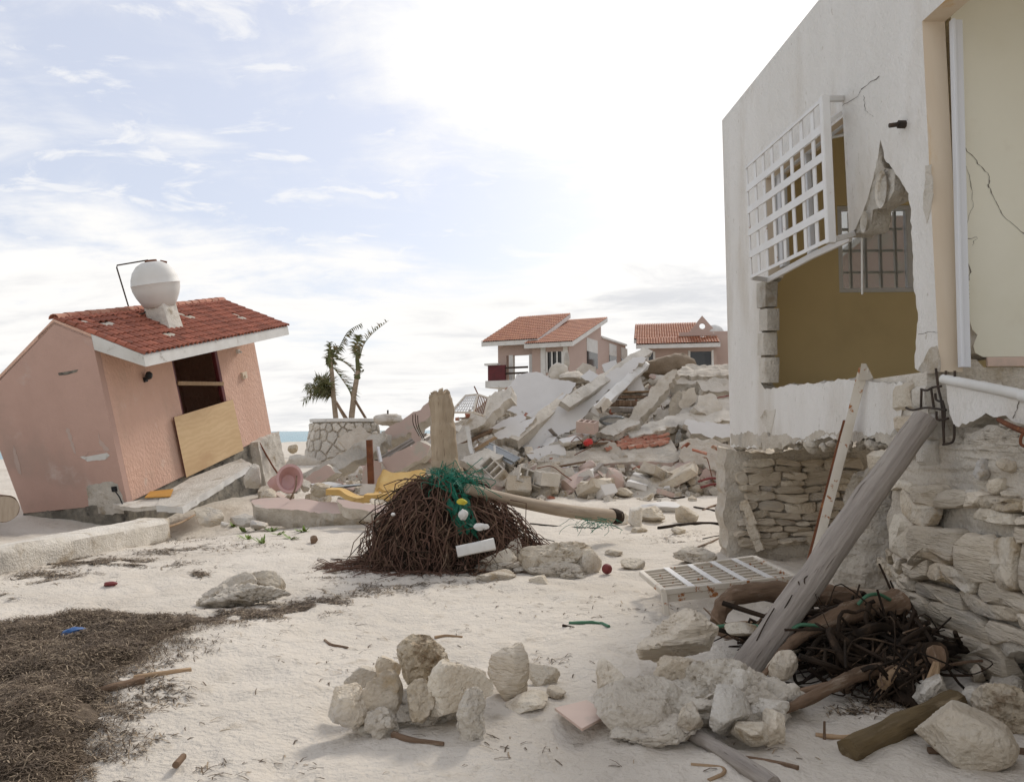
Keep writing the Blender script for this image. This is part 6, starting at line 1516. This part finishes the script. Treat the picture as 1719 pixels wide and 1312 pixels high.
for k, (pts, r, m, lab, cat) in enumerate((
    ([(1423, 1258, 4.0), (1480, 1232, 4.15), (1540, 1205, 4.3), (1605, 1176, 4.55)], (.058, .064), m_moss, 'thick mossy brown log lying in front of the smooth boulder', 'log'),
    ([(1558, 1264), (1620, 1266), (1680, 1264), (1740, 1270)], (.018, .022), m_woodb, 'straight brown branch along the bottom right edge', 'branch'),
    ([(1370, 1236), (1420, 1240), (1470, 1230)], (.012, .014), m_plank, 'thin tan stick lying left of the brown round log', 'stick'),
    ([(1384, 1240, 4.1), (1384, 1210, 4.1)], (.008, .006), m_woodb, 'tiny upright twig at the left end of the tan stick', 'twig'),
    ([(1150, 1238), (1190, 1258), (1240, 1290), (1300, 1330)], (.03, .045), m_wood, 'grey brown branch running into the bottom edge', 'branch'),
    ([(1110, 1232), (1140, 1236), (1160, 1246)], (.008, .014), m_woodb, 'thin twig at the tip of the grey brown branch', 'twig'),
    ([(1244, 1272), (1290, 1280), (1340, 1292)], (.006, .014), m_woodb, 'dark curved stick right of the grey brown branch', 'stick'),
    ([(1160, 1285), (1210, 1290), (1214, 1300), (1190, 1312)], (.008, .010), m_plank, 'curled reddish bark strip at the bottom edge', 'bark strip'),
    ([(660, 1236), (690, 1245), (745, 1252)], (.018, .010), m_woodb, 'grey stick on the sand below the mortared stone cluster', 'stick'),
    ([(730, 1072), (750, 1069), (776, 1071)], (.014, .010), m_plank, 'short tan stick behind the mortared stone cluster', 'stick'),
    ([(545, 1076), (556, 1084), (584, 1090)], (.010, .014), m_woodb, 'bent little stick on open sand left of the tan one', 'stick'),
    ([(955, 1047), (990, 1046), (1010, 1048), (1022, 1053)], (.014, .014), m_hose, 'short piece of green hose on the sand', 'hose'),
    ([(945, 1051), (962, 1054)], (.012, .008), m_woodd, 'dark scrap of bark beside the green hose', 'bark'),
    ([(225, 1140), (270, 1134), (320, 1127)], (.016, .018), m_plank, 'long tan branch at the edge of the seagrass bank', 'branch'),
    ([(150, 1166), (185, 1160), (240, 1148)], (.012, .03), m_woodb, 'dark flat wood just below the long tan branch', 'wood'),
    ([(90, 1174), (140, 1168), (180, 1160)], (.014, .008), m_plank, 'dry stalk lying on the seagrass bank', 'stalk'),
    ([(295, 1283, 3.85), (308, 1268, 3.95)], (.018, .016), m_woodb, 'stubby brown stick near the bottom left', 'stick'),
    ([(1105, 888), (1150, 882), (1190, 880), (1225, 884)], (.025, .03), m_woodd, 'dark driftwood branch lying behind the grille by the house corner', 'branch'),
    ([(1180, 858), (1200, 850), (1225, 846)], (.02, .03), m_woodb, 'upper brown branch by the far corner of the white house', 'branch'),
    ([(1165, 852), (1200, 858), (1225, 864)], (.02, .02), m_woodd, 'lower dark branch by the far corner of the white house', 'branch'),
    ([(1098, 836), (1130, 838), (1150, 835)], (.03, .02), m_woodd, 'short dark stick in front of the loose rubble stones', 'stick'),
    ([(1160, 924), (1200, 908), (1225, 896)], (.012, .016), m_woodb, 'thin branch resting on the long lumpy stone', 'branch'),
    ([(1180, 905), (1205, 900), (1225, 896)], (.01, .012), m_woodd, 'fine twig beside the foot of the house corner', 'twig'),
    ([(890, 880), (960, 886), (1040, 888)], (.016, .012), m_woodd, 'dark root straggling right of the root mass', 'root'),
    ([(1190, 1058), (1250, 1050), (1300, 1056)], (.02, .025), m_plank, 'pale stick left of the leaning pole among roots', 'stick'),
    ([(1200, 1064), (1225, 1072), (1260, 1070)], (.03, .02), m_woodb, 'knobbly root piece between layered block and pole', 'root'),
    ([(205, 905), (240, 912), (280, 906)], (.012, .01), m_woodb, 'thin stick on the sand before the kerb', 'stick'))):
    P = [(q if len(q) == 3 else (q[0], q[1])) for q in pts]
    Q = [at(*q) if len(q) == 3 else on(q[0], q[1])+V((0, 0, max(r)*.7)) for q in P]
    C = curve(Q, 6) if len(Q) > 2 else Q
    obj(cat.replace(' ', '_') if cat != 'wood' else 'wood_scrap', tube(C, [r[0]+(r[1]-r[0])*i/(len(C)-1) for i in range(len(C))], 9, .22, k), m, align=C[-1]-C[0], label=lab, cat=cat)
for k, (pts, lab) in enumerate((([(1195, 1052, 5.7), (1240, 1048, 5.7), (1290, 1052, 5.6), (1340, 1056, 5.4)], 'long green hose threaded behind the leaning pole'), ([(1330, 1055, 5.25), (1345, 1048, 5.25), (1375, 1050, 5.25)], 'small green hose loop right of the leaning pole'), ([(1440, 1014, 5.35), (1455, 1000, 5.35), (1475, 997, 5.4), (1494, 1006, 5.45)], 'green hose arching over the driftwood log by the footing'))):
    obj('green_hose', tube(curve([at(*q) for q in pts], 8), .012, 8), m_hose, label=lab, cat='hose')
obj('blue_scrap', tube(curve([gnd(103, 1072, .13), gnd(115, 1062, .17), gnd(132, 1058, .17), gnd(147, 1060, .13)], 5), [.01, .03, .045, .05, .055, .055, .05, .05, .05, .045, .04, .04, .035, .03, .02, .01], 10, .2, 3, flat=.6), m_blue, label='blue plastic sandal like scrap on the seagrass bank', cat='plastic scrap')
obj('red_rag', xf(rock(41, (.17, .09, .06), 3, 6), on(184, 984)+V((0, 0, .025))), m_red, label='dull red rag on the sand at the left', cat='rag')
obj('brown_coconut', xf(rock(43, (.14, .14, .14), 3, 3, rough=.06), on(527, 912)+V((0, 0, .05))), m_woodb, label='brown coconut husk beside the green beach plants', cat='coconut')

# ================================================================== SEAGRASS WRACK, LITTER AND BEACH PLANTS
BANK = [(-200, 1062), (0, 1052), (90, 1042), (180, 1030), (250, 1034), (330, 1036), (322, 1062), (285, 1082), (240, 1110), (190, 1140), (165, 1160), (168, 1215), (150, 1260), (130, 1330), (-200, 1330)]
bp = [gnd(*q, .08) for q in BANK]
bpoly = [(p.x, p.y) for p in bp]
def edge_d(x, y, poly):
    m = 9e9
    for i in range(len(poly)):
        a, b = poly[i], poly[(i+1) % len(poly)]; dx, dy = b[0]-a[0], b[1]-a[1]; L = dx*dx+dy*dy or 1e-9
        t = max(0, min(1, ((x-a[0])*dx+(y-a[1])*dy)/L)); m = min(m, math.hypot(x-a[0]-t*dx, y-a[1]-t*dy))
    return m if inside((x, y), poly) else -m
def wrack_h(x, y):
    d = edge_d(x, y, bpoly)+.22*nz(x*2.2, y*2.2, 4.)+.10*nz(x*7, y*7, 1.)
    return d
xs = [q[0] for q in bpoly]; ys = [q[1] for q in bpoly]
v = []; f = []; idx = {}; nx, ny = 110, 110
x0, x1, y0, y1 = min(xs)-.2, max(xs)+.2, min(ys)-.2, max(ys)+.2
for j in range(ny+1):
    for i in range(nx+1):
        x, y = x0+(x1-x0)*i/nx, y0+(y1-y0)*j/ny; d = wrack_h(x, y)
        v.append((x, y, sand(x, y)+(-.03 if d < .0 else .0)+max(-.05, min(.07, d*.22))+.022*nz(x*9, y*9, 2.)+.012*nz(x*23, y*23, 7.)))
for j in range(ny):
    for i in range(nx):
        a = j*(nx+1)+i; f.append((a, a+1, a+nx+2, a+nx+1))
g = G().add((v, f)); base_n = len(v)
rnd = random.Random(77)
def strand(x, y, z, L, w, mi, tilt=.25):
    a = rnd.uniform(0, math.pi); t = rnd.gauss(0, tilt); dx, dy, dz = math.cos(a)*L/2, math.sin(a)*L/2, t*L/2
    sx, sy = -math.sin(a)*w/2, math.cos(a)*w/2; b = len(g.v); c = rnd.gauss(0, .05)*L
    g.v += [V((x-dx-sx, y-dy-sy, z-dz)), V((x-dx+sx, y-dy+sy, z-dz)), V((x+sy*c/w, y+c*.5, z+abs(dz)*.5+.004)), V((x+sx*2+sy*c/w, y+sy*2+c*.5, z+abs(dz)*.5+.004)), V((x+dx-sx, y+dy-sy, z+dz)), V((x+dx+sx, y+dy+sy, z+dz))]
    g.f += [(b, b+2, b+3, b+1), (b+2, b+4, b+5, b+3)]; g.m += [mi, mi]
n = 0
while n < 42000:
    x, y = rnd.uniform(x0, x1), rnd.uniform(y0, y1)
    if y < 2.9 or (x/y < -.75): continue
    d = wrack_h(x, y)
    if d < -.30 or rnd.random() > sst(-.30, .12, d): continue
    cl = nz(x*4.5, y*4.5, 6.)
    if cl < -.38 and d < .5: continue
    z = sand(x, y)+max(-.05, min(.07, d*.22))*(d > 0)+rnd.uniform(.004, .03+.05*max(0, cl) if d > .05 else .012)
    strand(x, y, z, rnd.uniform(.012, .07)*(1.8 if rnd.random() < .04 else 1), rnd.uniform(.002, .0065), rnd.choice((1, 1, 1, 2)) if nz(x*1.7, y*1.7, 9.) > -.1 else rnd.choice((1, 1, 1, 1, 1, 2))); n += 1
obj('seagrass_bank', g, [m_wrack, m_strip1, m_strip2], kind='stuff', smooth=0)
g = G()
def pxpatch(cx, cy, rx, ry, n, sl=0.):
    for _ in range(n):
        a, b = rnd.gauss(0, .42), rnd.gauss(0, .42); px, py = cx+rx*a, cy+ry*b+sl*rx*a
        p = on(px, py)
        if nz(p.x*3.1, p.y*3.1, 8.) < -.12: continue
        sc2 = p.y/6
        strand(p.x, p.y, p.z+rnd.uniform(.003, .015), rnd.uniform(.03, .10)*(.7+.3*sc2), rnd.uniform(.004, .009)*(.7+.35*sc2), rnd.choice((0, 0, 0, 1)), .1)
for cx, cy, rx, ry, n, sl in ((100, 945, 110, 10, 1500, -.05), (225, 945, 120, 9, 1500, .03), (90, 965, 90, 9, 700, 0), (60, 975, 60, 8, 400, 0), (290, 925, 90, 8, 600, -.05), (530, 1018, 90, 16, 1500, -.12), (440, 1030, 120, 12, 1300, -.03), (340, 1040, 90, 12, 1100, 0),
                              (335, 965, 18, 8, 260, 0), (10, 1002, 20, 7, 220, 0), (620, 990, 120, 14, 500, 0), (560, 960, 60, 20, 400, 0), (250, 905, 120, 10, 500, 0), (400, 915, 120, 20, 400, 0), (720, 980, 150, 14, 250, 0), (1150, 905, 90, 20, 260, 0),
                              (1450, 1195, 90, 18, 160, 0), (920, 1120, 60, 22, 60, 0), (250, 1150, 90, 60, 500, 0), (230, 1220, 110, 60, 260, 0), (600, 1100, 400, 120, 200, 0), (1000, 1020, 260, 50, 200, 0), (380, 1290, 200, 30, 50, 0), (1200, 1270, 200, 30, 40, 0), (900, 1260, 300, 40, 40, 0), (1480, 1180, 80, 20, 160, 0)):
    pxpatch(cx, cy, rx, ry, n, sl)
obj('beach_litter', g, [m_strip1, m_strip2], kind='stuff', smooth=0)
# plants
pn = 0
PL = [(455, 893), (468, 898), (410, 893), (432, 890), (520, 882), (488, 905), (510, 893), (545, 880), (415, 905), (462, 876), (600, 860), (612, 864), (575, 870), (392, 884), (530, 873), (440, 912), (500, 880), (585, 858)]
wherep = ['under the pink slab edge', 'in the open sand']
PL.sort()
for k, (px, py) in enumerate(PL):
    p = on(px, py); g = G(); rr = random.Random(k)
    for q in range(rr.randint(9, 18)):
        a = rr.uniform(0, 6.28); L = rr.uniform(.07, .22); up = rr.uniform(.15, .9); b0_ = p+V((rr.gauss(0, .012), rr.gauss(0, .012), 0))
        d = V((math.cos(a), math.sin(a), up)).normalized(); s_ = V((-math.sin(a), math.cos(a), 0))*rr.uniform(.014, .028)
        e = b0_+d*L; m_ = b0_+d*L*.55; bb = len(g.v); g.v += [b0_-s_*.3, b0_+s_*.3, m_+s_, e, m_-s_]; g.f += [(bb, bb+1, bb+2, bb+4), (bb+4, bb+2, bb+3)]; g.m += [0, 0]
    obj('beach_plant', g, m_leaf, label=f"green beach plant, {ORD[k] if k < 9 else ORR[len(PL)-1-k]} of the tufts before the pink slab", cat='plant', group='beach plants before the pink slab', smooth=0)
